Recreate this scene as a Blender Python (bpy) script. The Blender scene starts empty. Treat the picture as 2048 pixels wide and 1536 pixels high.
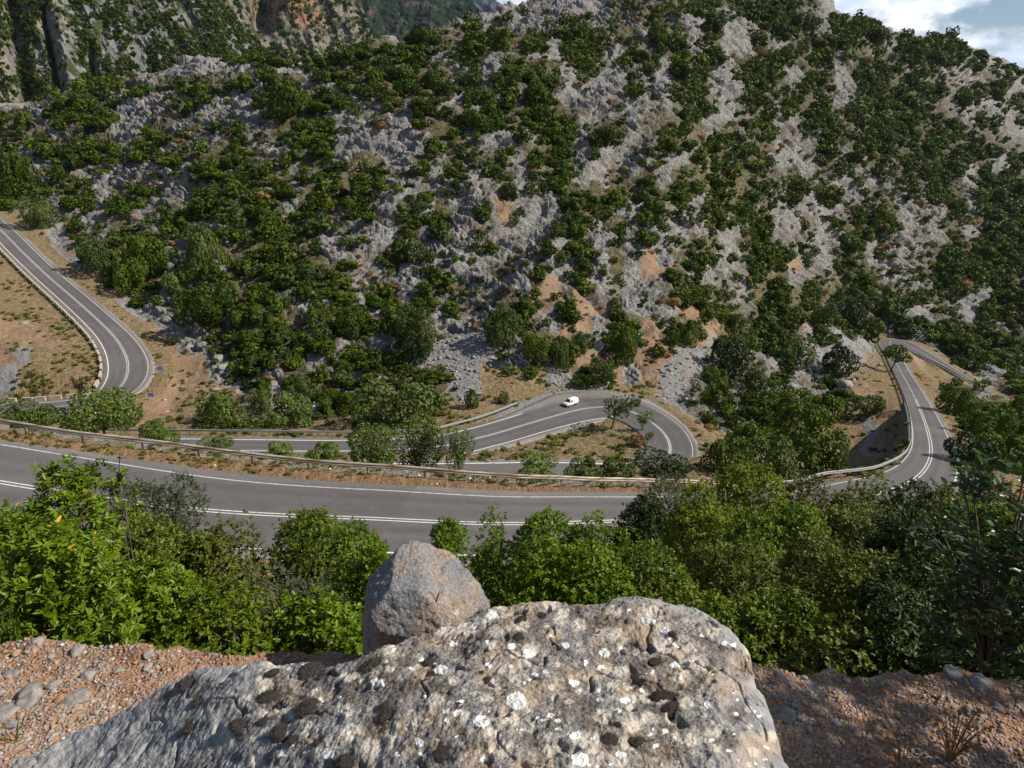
import bpy, bmesh, math, random
import numpy as np
from mathutils import Vector, Matrix, Euler
R = math.radians
rng = np.random.default_rng(7)
random.seed(7)
HAZE = 2e-5; EXPO = 0.34; CLOUD_LOC = (0, 0, 0)
scene = bpy.context.scene
COL = scene.collection

# ------------------------------------------------------------------ camera
F, PITCH = 1334.0, R(18.0)
SP, CP = math.sin(PITCH), math.cos(PITCH)
def raydir(px, py):
    """direction (x right, y forward, z up) per unit of t, for a point of the 2048x1536 photograph"""
    u = np.asarray(px, float) - 1024.0
    v = np.asarray(py, float) - 768.0
    return u, F * CP - v * SP, -(F * SP + v * CP)
def P(px, py, t):
    a, b, c = raydir(px, py)
    return np.array([a * t, b * t, c * t])
def project(x, y, z):
    """world -> photo pixel"""
    d = y * CP - z * SP
    up = y * SP + z * CP
    d = np.maximum(d, 1e-3)
    return 1024 + F * x / d, 768 - F * up / d

cam_d = bpy.data.cameras.new('camera')
cam = bpy.data.objects.new('camera', cam_d)
COL.objects.link(cam)
cam_d.sensor_width = 36.0
cam_d.lens = 18.0 * F / 1024.0
cam_d.clip_start = 0.05
cam_d.clip_end = 60000
cam.rotation_euler = (R(90) - PITCH, 0, 0)
scene.camera = cam

# ------------------------------------------------------------------ noise
def _hash(ix, iy, iz, seed):
    h = (ix.astype(np.uint32) * np.uint32(374761393) + iy.astype(np.uint32) * np.uint32(668265263)
         + iz.astype(np.uint32) * np.uint32(2147483647) + np.uint32(seed * 974711 & 0xffffffff))
    h = (h ^ (h >> np.uint32(13))) * np.uint32(1274126177)
    h = h ^ (h >> np.uint32(16))
    return h
def perlin2(x, y, seed=0):
    x = np.asarray(x, np.float64); y = np.asarray(y, np.float64)
    xi = np.floor(x); yi = np.floor(y)
    xf = (x - xi).astype(np.float32); yf = (y - yi).astype(np.float32)
    xi = xi.astype(np.int64); yi = yi.astype(np.int64)
    zz = np.zeros_like(xi)
    u = xf * xf * xf * (xf * (xf * 6 - 15) + 10); v = yf * yf * yf * (yf * (yf * 6 - 15) + 10)
    def g(dx, dy):
        h = _hash(xi + dx, yi + dy, zz, seed)
        a = (h & np.uint32(1023)).astype(np.float32) * np.float32(2 * math.pi / 1024)
        return np.cos(a) * (xf - dx) + np.sin(a) * (yf - dy)
    n0 = g(0, 0) * (1 - u) + g(1, 0) * u
    n1 = g(0, 1) * (1 - u) + g(1, 1) * u
    return (n0 * (1 - v) + n1 * v) * 1.41
def fbm(x, y, oct=4, seed=0, gain=.5, lac=2.03):
    s = 0; a = 1; n = 0
    for o in range(oct):
        s = s + a * perlin2(x, y, seed + o * 17); n += a
        x = x * lac + 3.1; y = y * lac + 1.7; a *= gain
    return s / n
def ridged(x, y, oct=4, seed=0, gain=.5, lac=2.1):
    s = 0; a = 1; n = 0
    for o in range(oct):
        s = s + a * (1 - 2 * np.abs(perlin2(x, y, seed + o * 13))); n += a
        x = x * lac + 5.3; y = y * lac + 2.9; a *= gain
    return s / n
def worley(x, y, seed=0):
    """jittered cells -> distance to nearest, second nearest, a random value per cell"""
    xi = np.floor(x).astype(np.int64); yi = np.floor(y).astype(np.int64)
    f1 = np.full(x.shape, 9., np.float32); f2 = np.full(x.shape, 9., np.float32); idv = np.zeros(x.shape, np.float32); zz = np.zeros_like(xi)
    for dx in (-1, 0, 1):
        for dy in (-1, 0, 1):
            h = _hash(xi + dx, yi + dy, zz, seed)
            px = xi + dx + .1 + .8 * (h & np.uint32(1023)).astype(np.float32) / 1023; py = yi + dy + .1 + .8 * ((h >> np.uint32(10)) & np.uint32(1023)).astype(np.float32) / 1023
            d = np.hypot(x - px, y - py).astype(np.float32); v = ((h >> np.uint32(20)) & np.uint32(1023)).astype(np.float32) / 1023
            c = d < f1
            f2 = np.where(c, f1, np.minimum(f2, d)); idv = np.where(c, v, idv); f1 = np.where(c, d, f1)
    return f1, f2, idv
def sstep(a, b, x):
    t = np.clip((x - a) / (b - a), 0, 1)
    return t * t * (3 - 2 * t)

# ------------------------------------------------------------------ object helpers
def tag(o, label=None, cat=None, group=None, kind=None):
    if label: o['label'] = label
    if cat: o['category'] = cat
    if group: o['group'] = group
    if kind: o['kind'] = kind
    return o
def link(o, parent=None):
    COL.objects.link(o)
    if parent is not None: o.parent = parent
    return o
def empty(name, loc=(0, 0, 0), rot=(0, 0, 0), scale=(1, 1, 1)):
    o = bpy.data.objects.new(name, None)
    o.empty_display_size = .2
    o.location = loc; o.rotation_euler = rot; o.scale = scale
    return link(o)
def np_mesh(name, verts, faces, mats=None, smooth=False, attrs=None, cattrs=None, midx=None):
    """faces: (n,k) int array; attrs: name -> per-vertex float; cattrs: name -> per-vertex rgb"""
    verts = np.asarray(verts, np.float32); faces = np.asarray(faces, np.int32)
    me = bpy.data.meshes.new(name)
    n, k = faces.shape
    me.vertices.add(len(verts)); me.vertices.foreach_set('co', verts.ravel())
    me.loops.add(n * k); me.loops.foreach_set('vertex_index', faces.ravel())
    me.polygons.add(n)
    me.polygons.foreach_set('loop_start', np.arange(0, n * k, k, dtype=np.int32))
    me.polygons.foreach_set('loop_total', np.full(n, k, np.int32))
    if smooth: me.polygons.foreach_set('use_smooth', np.ones(n, bool))
    if midx is not None: me.polygons.foreach_set('material_index', np.asarray(midx, np.int32))
    for kx, vx in (attrs or {}).items():
        at = me.attributes.new(kx, 'FLOAT', 'POINT'); at.data.foreach_set('value', np.asarray(vx, np.float32).ravel())
    for kx, vx in (cattrs or {}).items():
        at = me.attributes.new(kx, 'FLOAT_VECTOR', 'POINT'); at.data.foreach_set('vector', np.asarray(vx, np.float32).ravel())
    me.update(calc_edges=True)
    for m in (mats or []): me.materials.append(m)
    return me
def mesh_obj(name, me, parent=None, loc=(0, 0, 0), rot=(0, 0, 0), scale=(1, 1, 1)):
    o = bpy.data.objects.new(name, me)
    o.location = loc; o.rotation_euler = rot; o.scale = scale
    return link(o, parent)
def bm_obj(name, bm, mat, parent=None, smooth=False, loc=(0, 0, 0), rot=(0, 0, 0), scale=(1, 1, 1)):
    me = bpy.data.meshes.new(name)
    bm.normal_update(); bm.to_mesh(me); bm.free()
    if smooth:
        me.polygons.foreach_set('use_smooth', np.ones(len(me.polygons), bool))
    me.materials.append(mat)
    return mesh_obj(name, me, parent, loc, rot, scale)
def copy_tree(o, parent=None):
    c = o.copy(); COL.objects.link(c)
    if parent is not None: c.parent = parent
    for ch in list(o.children): copy_tree(ch, c)
    return c
def add_box(bm, c, s, rot=None, bev=0):
    r = bmesh.ops.create_cube(bm, size=1)
    vs = r['verts']
    M = Matrix.Translation(c) @ (rot.to_4x4() if rot is not None else Matrix()) @ Matrix.Diagonal((s[0], s[1], s[2], 1))
    bmesh.ops.transform(bm, matrix=M, verts=vs)
    if bev:
        es = list({e for v in vs for e in v.link_edges})
        bmesh.ops.bevel(bm, geom=es, offset=bev, segments=2, affect='EDGES', profile=.5)
def add_cyl(bm, p0, p1, r0, r1=None, n=10):
    r1 = r0 if r1 is None else r1
    p0 = Vector(p0); p1 = Vector(p1); d = p1 - p0
    q = d.to_track_quat('Z', 'Y').to_matrix().to_4x4()
    r = bmesh.ops.create_cone(bm, cap_ends=True, segments=n, radius1=r0, radius2=r1, depth=d.length)
    bmesh.ops.transform(bm, matrix=Matrix.Translation((p0 + p1) / 2) @ q, verts=r['verts'])
def tubes(paths, radii, n=5):
    """many polyline tubes -> verts, quad faces. paths: list of (k,3), radii list of (k,)"""
    V = []; Fc = []; off = 0
    ang = np.arange(n) * 2 * math.pi / n
    for p, r in zip(paths, radii):
        p = np.asarray(p, float); k = len(p)
        d = np.gradient(p, axis=0); d /= np.linalg.norm(d, axis=1, keepdims=True) + 1e-9
        ref = np.where(np.abs(d[:, 2:3]) > .9, np.array([[1., 0, 0]]), np.array([[0, 0, 1.]]))
        s = np.cross(d, ref); s /= np.linalg.norm(s, axis=1, keepdims=True) + 1e-9
        t = np.cross(s, d)
        ring = p[:, None, :] + np.asarray(r)[:, None, None] * (np.cos(ang)[None, :, None] * s[:, None, :] + np.sin(ang)[None, :, None] * t[:, None, :])
        V.append(ring.reshape(-1, 3))
        i = np.arange(k - 1)[:, None] * n; j = np.arange(n)[None, :]; j2 = (j + 1) % n
        Fc.append((np.stack([i + j, i + j2, i + n + j2, i + n + j], -1) + off).reshape(-1, 4))
        off += k * n
    return np.concatenate(V), np.concatenate(Fc)

# ------------------------------------------------------------------ node helpers
class NT:
    def __init__(s, name, rough=.9, spec=.2):
        s.m = bpy.data.materials.new(name); s.m.use_nodes = True
        s.t = s.m.node_tree; s.N = s.t.nodes; s.L = s.t.links
        s.bsdf = s.N['Principled BSDF']; s.out = s.N['Material Output']
        s.bsdf.inputs['Roughness'].default_value = rough
        s.bsdf.inputs['Specular IOR Level'].default_value = spec
        s._co = None
    def new(s, typ, **kw):
        n = s.N.new(typ)
        for k, v in kw.items(): setattr(n, k, v)
        return n
    def put(s, sock, v):
        if isinstance(v, bpy.types.NodeSocket): s.L.new(v, sock)
        elif v is not None:
            if isinstance(v, (tuple, list)) and len(v) == 3 and sock.type == 'RGBA': v = (*v, 1)
            sock.default_value = v
    def co(s):
        if s._co is None: s._co = s.new('ShaderNodeTexCoord').outputs['Object']
        return s._co
    def mapping(s, scale=(1, 1, 1), rot=(0, 0, 0), vec=None):
        n = s.new('ShaderNodeMapping'); s.put(n.inputs['Vector'], vec or s.co())
        n.inputs['Scale'].default_value = scale; n.inputs['Rotation'].default_value = rot
        return n.outputs[0]
    def noise(s, scale, detail=4, rough=.55, vec=None, dist=0, col=False):
        n = s.new('ShaderNodeTexNoise'); s.put(n.inputs['Vector'], vec or s.co())
        n.inputs['Scale'].default_value = scale; n.inputs['Detail'].default_value = detail
        n.inputs['Roughness'].default_value = rough; n.inputs['Distortion'].default_value = dist
        return n.outputs['Color'] if col else n.outputs[0]
    def voro(s, scale, feature='F1', vec=None, rand=1.0, out=0):
        n = s.new('ShaderNodeTexVoronoi', feature=feature); s.put(n.inputs['Vector'], vec or s.co())
        n.inputs['Scale'].default_value = scale; n.inputs['Randomness'].default_value = rand
        return n.outputs[out]
    def attr(s, name, vec=False):
        n = s.new('ShaderNodeAttribute', attribute_name=name)
        return n.outputs['Vector' if vec else 'Fac']
    def math(s, op, a, b=None, c=None):
        n = s.new('ShaderNodeMath', operation=op)
        s.put(n.inputs[0], a); s.put(n.inputs[1], b); s.put(n.inputs[2], c)
        return n.outputs[0]
    def ramp(s, fac, lo, hi, a=0., b=1., smooth=True):
        n = s.new('ShaderNodeMapRange', interpolation_type='SMOOTHSTEP' if smooth else 'LINEAR')
        s.put(n.inputs[0], fac)
        for i, v in enumerate((lo, hi, a, b)): n.inputs[i + 1].default_value = v
        return n.outputs[0]
    def mix(s, fac, a, b, mode='MIX'):
        n = s.new('ShaderNodeMix', data_type='RGBA', blend_type=mode)
        s.put(n.inputs[0], fac); s.put(n.inputs[6], a); s.put(n.inputs[7], b)
        return n.outputs[2]
    def bump(s, h, strength=.5, dist=.1, normal=None):
        n = s.new('ShaderNodeBump'); s.put(n.inputs['Height'], h)
        n.inputs['Strength'].default_value = strength; n.inputs['Distance'].default_value = dist
        if normal is not None: s.put(n.inputs['Normal'], normal)
        return n.outputs[0]
    def done(s, color=None, normal=None, rough=None):
        if color is not None: s.put(s.bsdf.inputs['Base Color'], color)
        if normal is not None: s.put(s.bsdf.inputs['Normal'], normal)
        if rough is not None: s.put(s.bsdf.inputs['Roughness'], rough)
        return s.m
def plain(name, col, rough=.6, spec=.3, metal=0, var=.15, scale=6):
    n = NT(name, rough, spec)
    f = n.ramp(n.noise(scale, 5), .3, .7)
    n.bsdf.inputs['Metallic'].default_value = metal
    c2 = tuple(x * (1 - var) for x in col); c1 = tuple(min(1, x * (1 + var)) for x in col)
    return n.done(n.mix(f, c1, c2))
# ------------------------------------------------------------------ roads: centre lines measured on the photograph
# rows: px, py, t(distance scale), line offset left/right, pavement left/right, flat verge left/right  (left/right of travel)
NEAR = [  # the road right below the ledge, from the left to the right bend, up to the far hairpin and back
 (-420, 900, .0300, 4.3, 4.3, 5.0, 5.0, 7.2, 5.6),
 (-150, 938, .0297, 4.3, 4.3, 5.0, 5.0, 7.2, 5.6),
 (0, 965, .0297, 4.3, 4.3, 5.1, 5.0, 7.2, 5.6),
 (219, 998, .0298, 4.3, 4.2, 5.4, 4.9, 7.9, 5.6),
 (376, 1020, .0301, 4.2, 4.0, 5.4, 4.8, 8.0, 5.6),
 (700, 1038, .0311, 3.9, 3.8, 4.9, 4.6, 7.3, 5.4),
 (1008, 1044, .0319, 3.8, 3.7, 4.8, 4.5, 6.9, 5.2),
 (1240, 1041, .0342, 3.8, 3.7, 4.7, 4.5, 6.6, 5.2),
 (1450, 1032, .0378, 3.6, 3.7, 4.5, 4.5, 6.2, 5.2),
 (1650, 1012, .0435, 3.1, 3.7, 3.6, 4.5, 4.5, 5.2),
 (1740, 992, .047, 3.2, 3.6, 3.9, 4.3, 5.0, 5.0),
 (1808, 970, .0508, 3.0, 3.5, 3.4, 4.2, 4.2, 5.0),
 (1840, 950, .0548, 2.6, 3.2, 3.0, 4.0, 3.7, 4.8),
 (1857, 926, .0595, 2.4, 2.9, 2.7, 3.6, 3.2, 4.4),
 (1862, 902, .0650, 2.2, 2.6, 2.5, 3.3, 3.0, 4.2),
 (1857, 868, .0760, 2.1, 2.5, 2.4, 3.1, 2.95, 4.0),
 (1847, 837, .0900, 2.1, 2.5, 2.4, 3.1, 2.9, 4.0),
 (1833, 803, .1090, 2.1, 2.4, 2.4, 3.0, 2.9, 4.0),
 (1816, 769, .1320, 2.1, 2.4, 2.4, 2.9, 3.0, 4.0),
 (1799, 738, .1570, 2.2, 2.4, 2.5, 2.9, 3.1, 4.0),
 (1787, 712, .1770, 2.4, 2.6, 2.8, 3.1, 3.5, 4.0),
 (1780, 694, .1920, 2.9, 3.0, 3.8, 3.4, 4.6, 4.0),
 (1786, 683, .2030, 3.2, 3.2, 4.4, 3.5, 5.6, 4.0),
 (1806, 686, .2010, 3.2, 3.0, 4.4, 3.4, 5.6, 4.0),
 (1832, 699, .1940, 3.0, 2.8, 3.8, 3.3, 5.0, 3.8),
 (1865, 718, .1870, 2.8, 2.8, 3.4, 3.2, 4.4, 3.8),
 (1900, 739, .1810, 1.9, 1.6, 2.4, 1.9, 3.2, 2.2),
 (1970, 783, .1660, 1.4, 1.2, 1.8, 1.5, 2.6, 1.8),
 (2048, 830, .1500, 1.4, 1.2, 1.8, 1.5, 2.6, 1.8),
 (2150, 890, .1300, 1.4, 1.2, 1.8, 1.5, 2.6, 1.8),
]
MID = [   # the road with the van, through its hairpin and back below the near road
 (-200, 893, .0735, 4.0, 4.0, 4.9, 4.6, 6.5, 5.5),
 (100, 897, .0725, 4.0, 4.0, 4.9, 4.6, 6.5, 5.5),
 (300, 899, .0716, 4.0, 4.0, 4.9, 4.6, 6.5, 5.5),
 (500, 901, .0714, 4.0, 4.0, 4.9, 4.6, 6.5, 5.5),
 (700, 902, .0722, 4.0, 4.0, 4.9, 4.6, 6.5, 5.5),
 (875, 892, .0745, 4.0, 4.0, 4.9, 4.8, 6.5, 5.5),
 (960, 875.5, .0784, 4.1, 4.1, 5.1, 5.6, 6.8, 6.2),
 (1056, 848, .0845, 4.3, 4.4, 5.6, 6.2, 7.6, 6.8),
 (1124, 828, .0889, 4.7, 5.0, 7.5, 6.6, 9.5, 7.2),
 (1172, 817.5, .0914, 5.2, 5.6, 9.5, 6.6, 10.5, 7.2),
 (1213, 814.5, .0921, 5.4, 5.6, 8.6, 6.4, 9.6, 7.0),
 (1245, 818, .0914, 4.8, 5.0, 7.0, 5.8, 8.0, 6.4),
 (1282, 833, .0880, 4.2, 4.2, 5.6, 4.8, 6.8, 5.4),
 (1314, 853, .0835, 3.8, 3.6, 4.8, 4.2, 6.0, 4.8),
 (1336, 880, .0780, 3.4, 3.2, 4.3, 3.8, 5.4, 4.4),
 (1338, 910, .0722, 3.2, 3.0, 4.1, 3.6, 5.2, 4.2),
 (1310, 938, .0668, 3.2, 3.1, 4.1, 3.7, 5.2, 4.4),
 (1255, 947, .0645, 3.2, 3.2, 4.1, 4.2, 5.2, 5.0),
 (1195, 947, .0632, 3.2, 3.2, 4.1, 4.6, 5.2, 5.2),
 (1100, 945, .0618, 3.2, 3.2, 4.1, 4.6, 5.2, 5.2),
 (1000, 947, .0603, 3.2, 3.2, 4.1, 4.6, 5.2, 5.2),
 (870, 950, .0590, 3.2, 3.2, 4.1, 4.6, 5.2, 5.2),
 (700, 950, .0580, 3.2, 3.2, 4.1, 4.6, 5.2, 5.2),
 (450, 948, .0575, 3.2, 3.2, 4.1, 4.6, 5.2, 5.2),
]
FAR = [   # the left hairpin
 (-150, 340, .210, 3.3, 3.3, 4.6, 4.2, 6.0, 5.8),
 (-70, 400, .178, 3.3, 3.3, 4.6, 4.2, 6.0, 5.8),
 (0, 459, .160, 3.2, 3.2, 4.5, 4.2, 5.6, 5.8),
 (50, 509, .147, 3.1, 3.1, 4.4, 4.1, 5.6, 5.8),
 (100, 556, .136, 3.0, 3.0, 4.2, 4.0, 5.6, 5.8),
 (150, 599, .1265, 3.0, 3.0, 4.1, 4.0, 5.4, 5.8),
 (200, 644, .1180, 3.0, 3.1, 4.1, 4.0, 5.4, 5.8),
 (227, 671.5, .1135, 3.2, 3.2, 4.3, 4.2, 5.4, 5.8),
 (246, 699, .1095, 3.5, 3.4, 4.6, 4.4, 5.6, 5.8),
 (255, 724, .1065, 3.7, 3.6, 4.9, 4.6, 6.0, 5.8),
 (255, 746, .1042, 3.8, 3.6, 5.1, 4.6, 6.4, 5.8),
 (248, 766, .1020, 3.8, 3.6, 5.1, 4.6, 6.4, 5.8),
 (230, 786, .0995, 3.8, 3.6, 5.1, 4.6, 6.2, 5.8),
 (190, 803, .0970, 3.6, 3.5, 4.8, 4.6, 6.0, 5.8),
 (120, 813, .0955, 3.5, 3.4, 4.6, 4.6, 5.8, 5.8),
 (0, 821, .0945, 3.4, 3.4, 4.6, 4.6, 5.8, 5.8),
 (-150, 826, .0940, 3.4, 3.4, 4.6, 4.6, 5.8, 5.8),
]
def catmull(pts, step):
    pts = np.asarray(pts, float); out = []
    ext = np.vstack([2 * pts[0] - pts[1], pts, 2 * pts[-1] - pts[-2]])
    for i in range(1, len(ext) - 2):
        p0, p1, p2, p3 = ext[i - 1:i + 3]
        # centripetal parametrisation on xy keeps unequal spans well behaved
        d = [max(1e-3, np.linalg.norm(b[:2] - a[:2]) ** .5) for a, b in ((p0, p1), (p1, p2), (p2, p3))]
        t0 = 0; t1 = d[0]; t2 = t1 + d[1]; t3 = t2 + d[2]
        n = max(2, int(np.linalg.norm(p2[:2] - p1[:2]) / step))
        t = np.linspace(t1, t2, n, endpoint=False)[:, None]
        A1 = (t1 - t) / (t1 - t0) * p0 + (t - t0) / (t1 - t0) * p1
        A2 = (t2 - t) / (t2 - t1) * p1 + (t - t1) / (t2 - t1) * p2
        A3 = (t3 - t) / (t3 - t2) * p2 + (t - t2) / (t3 - t2) * p3
        B1 = (t2 - t) / (t2 - t0) * A1 + (t - t0) / (t2 - t0) * A2
        B2 = (t3 - t) / (t3 - t1) * A2 + (t - t1) / (t3 - t1) * A3
        out.append((t2 - t) / (t2 - t1) * B1 + (t - t1) / (t2 - t1) * B2)
    out.append(pts[-1:])
    return np.vstack(out)
class Road:
    def __init__(s, rows, step=.8):
        k = np.array([list(P(r[0], r[1], r[2])) + list(r[3:]) for r in rows])
        s.keys = k[:, :3]
        c = catmull(k, step)
        # even spacing + light smoothing of the heights
        L = np.concatenate([[0], np.cumsum(np.linalg.norm(np.diff(c[:, :2], axis=0), axis=1))])
        n = int(L[-1] / step); q = np.linspace(0, L[-1], n)
        c = np.stack([np.interp(q, L, c[:, i]) for i in range(c.shape[1])], 1)
        for _ in range(3):
            w = 5; ker = np.ones(2 * w + 1) / (2 * w + 1)
            for i in (2,):
                c[:, i] = np.convolve(np.pad(c[:, i], w, mode='reflect', reflect_type='odd'), ker, 'valid')
        s.c = c[:, :3]; s.w = c[:, 3:]
        d = np.gradient(s.c[:, :2], axis=0); d /= np.linalg.norm(d, axis=1, keepdims=True)
        for _ in range(2):
            w = 3; ker = np.ones(2 * w + 1) / (2 * w + 1)
            d = np.stack([np.convolve(np.pad(d[:, i], w, mode='edge'), ker, 'valid') for i in (0, 1)], 1)
            d /= np.linalg.norm(d, axis=1, keepdims=True)
        s.d = d; s.n = np.stack([-d[:, 1], d[:, 0]], 1)      # left normal
        s.L = np.linspace(0, q[-1], n)
    def at(s, off, dz=0, i0=0, i1=None):
        """polyline at a lateral offset (left positive); off may be an array"""
        off = np.broadcast_to(off, len(s.c))
        p = s.c.copy(); p[:, :2] += s.n * off[:, None]; p[:, 2] += dz
        return p[i0:i1]
    def near_px(s, px, py):
        x, y = project(*s.c.T)
        return int(np.argmin((x - px) ** 2 + (y - py) ** 2))
ROADS = {'near': Road(NEAR), 'mid': Road(MID), 'far': Road(FAR)}

# ------------------------------------------------------------------ terrain control points (photo x, y, distance scale t)
CP_PX = [
 # slope above the van road
 (1000,758,.1000),(1000,700,.107),(1000,600,.118),(1000,500,.129),(1000,400,.142),(1000,300,.157),(1000,200,.175),(1000,100,.205),(1000,36,.24),
 (1250,760,.1055),(1250,700,.112),(1250,640,.118),(1250,600,.124),(1250,500,.136),(1250,400,.151),(1250,300,.168),(1250,200,.19),(1250,100,.225),(1250,4,.27),
 (1120,660,.111),(1120,450,.139),(1120,250,.171),(1120,100,.214),(1120,20,.255),
 (800,800,.0985),(800,700,.108),(800,600,.119),(800,500,.131),(800,400,.145),(800,300,.161),(800,200,.182),(800,100,.225),
 (600,810,.098),(600,700,.108),(600,600,.12),(600,500,.133),(600,400,.148),(600,300,.166),(600,200,.19),(600,152,.215),
 (450,800,.1),(430,700,.112),(400,600,.125),(400,500,.14),(380,400,.16),(370,300,.182),(350,220,.205),(340,150,.235),
 (330,800,.1),(340,740,.107),(300,600,.133),(250,500,.149),(220,400,.178),(200,300,.2),(200,230,.22),(200,185,.245),
 (100,430,.172),(90,330,.2),(80,250,.225),(0,330,.212),(0,215,.26),(-150,250,.25),(-150,180,.3),(-300,250,.28),(-300,150,.33),
 # inside the left hairpin
 (150,690,.1085),(80,700,.1075),(0,700,.107),(0,600,.122),(60,620,.119),(0,760,.0998),(100,770,.0992),(-150,700,.105),(-150,550,.125),
 # gully and knoll right of the van
 (1400,880,.083),(1400,790,.104),(1400,700,.118),(1400,640,.125),(1400,560,.135),(1400,480,.147),(1380,400,.16),(1380,300,.178),(1380,200,.203),(1400,100,.235),(1400,30,.265),
 (1500,860,.094),(1500,760,.125),(1500,700,.14),(1500,640,.152),(1500,560,.168),(1500,480,.18),(1500,400,.193),(1500,300,.212),(1500,200,.237),(1500,100,.268),(1500,20,.3),
 (1600,860,.1),(1600,780,.124),(1600,700,.155),(1620,640,.183),(1620,560,.198),(1620,480,.213),(1620,400,.23),(1620,300,.252),(1620,200,.278),(1620,100,.31),(1635,10,.345),
 (1690,900,.082),(1690,840,.103),(1690,780,.126),(1690,720,.16),(1700,664,.193),(1740,900,.0785),(1730,840,.099),(1730,780,.125),
 (1760,600,.22),(1760,500,.24),(1760,400,.26),(1760,300,.285),(1760,200,.317),(1740,110,.355),
 # right hand slope and the pale cliff
 (1900,680,.212),(1900,600,.236),(1900,500,.264),(1900,420,.29),(1900,330,.32),(1900,250,.345),(1950,690,.216),(2048,720,.205),(2048,640,.235),(2048,560,.262),(2048,480,.292),(2048,400,.32),(2048,320,.352),(2048,230,.385),(2048,165,.42),
 (2200,640,.235),(2200,480,.29),(2200,320,.36),(2200,230,.42),
 # between the two arms of the right road
 (1880,800,.118),(1900,860,.086),(1950,900,.071),(2000,800,.133),(1960,850,.098),(2048,900,.074),(1860,760,.143),(2150,950,.06),(2048,860,.1),
]
CREST_PX = [(1000,30,.25),(1100,0,.265),(1250,-6,.285),(1400,-30,.3),(1520,-30,.33),(1610,-12,.355),(1640,-4,.365),(1655,8,.372),(1680,33,.382),(1736,45,.40),(1811,75,.42),(1886,75,.44),(1926,100,.45),(2011,127,.46),(2048,147,.47),(2200,190,.5),
 (940,45,.243),(900,58,.24),(850,82,.232),(750,95,.23),(690,110,.228),(620,148,.226),(560,128,.232),(450,146,.238),(380,130,.243),(330,146,.246),(250,170,.252),(170,178,.256),(100,214,.262),(0,215,.268),(-150,172,.31),(-300,140,.34)]
# hidden / foreground ground: azimuth (deg), horizontal distance, height
CP_AZ = []
for az, k in ((-52, .97), (-40, 1.0), (-25, 1.0), (-10, 1.0), (5, 1.0), (18, 1.0), (30, 1.0), (42, 1.0), (52, 1.0)):
    CP_AZ += [(az, 1.9, -2.4), (az, 3.2, -3.6), (az, 6, -6.5), (az, 10, -10.2), (az, 15, -13.9 - (1.6 if az > 25 else 0)), (az, 22, -17.4 - (2.4 if az > 25 else 0))]
    if az < 20: CP_AZ.append((az, 29, -20.0 if az > -20 else -18.6))
    else: CP_AZ.append((az, 30, -22.5))
CP_AZ += [(30, 40, -26), (42, 40, -27.5), (42, 52, -31), (52, 50, -30), (52, 80, -40), (45, 65, -35.5)]
# far side bank of the near road: falls to the road below
for px, t in ((-200, .047), (0, .047), (250, .047), (500, .0475), (750, .048), (1000, .0478), (1250, .050), (1400, .0525)):
    a, b, c = raydir(px, 955); 
    CP_AZ.append((math.degrees(math.atan2(a, b)), math.hypot(a, b) * t, -28.5))
CP_AZ += [(26.0, 82, -36.5), (29, 74, -33.5), (-40, 90, -37.5), (-40, 110, -42)]

pts = [P(*q) for q in CP_PX]
crest = np.array([P(*q) for q in CREST_PX])
pts += list(crest)
for az, rho, z in CP_AZ:
    pts.append(np.array([math.sin(R(az)) * rho, math.cos(R(az)) * rho, z]))
for c in crest:                                             # the land falls away behind the crests
    rho = math.hypot(c[0], c[1])
    for m, dq in ((1.15, .06), (1.5, .22), (2.0, .36)):
        pts.append(np.array([c[0] * m, c[1] * m, (c[2] / rho - dq) * rho * m]))
for rd in ROADS.values():
    pts += list(rd.c[::9])
pts = np.array(pts)
def warp(x, y):
    return np.arctan2(x, y) * 3.2, np.log(np.hypot(x, y)) * 1.35
A_, B_ = warp(pts[:, 0], pts[:, 1])
Q_ = pts[:, 2] / np.hypot(pts[:, 0], pts[:, 1])
def phi(r2): return np.sqrt(r2 + .0009)
K_ = phi((A_[:, None] - A_[None]) ** 2 + (B_[:, None] - B_[None]) ** 2)
K_ += np.eye(len(A_)) * -.012                               # slight smoothing
M_ = np.zeros((len(A_) + 3, len(A_) + 3)); M_[:-3, :-3] = K_
M_[:-3, -3] = M_[-3, :-3] = 1; M_[:-3, -2] = M_[-2, :-3] = A_; M_[:-3, -1] = M_[-1, :-3] = B_
W_ = np.linalg.solve(M_, np.concatenate([Q_, np.zeros(3)])).astype(np.float32)
A32, B32 = A_.astype(np.float32), B_.astype(np.float32)
def base_q(a, b):
    a = a.astype(np.float32); b = b.astype(np.float32); out = np.empty(len(a), np.float32)
    for i in range(0, len(a), 40000):
        sl = slice(i, i + 40000)
        r2 = (a[sl, None] - A32) ** 2 + (b[sl, None] - B32) ** 2
        out[sl] = np.sqrt(r2 + np.float32(.0009)) @ W_[:-3] + W_[-3] + W_[-2] * a[sl] + W_[-1] * b[sl]
    return out

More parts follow.
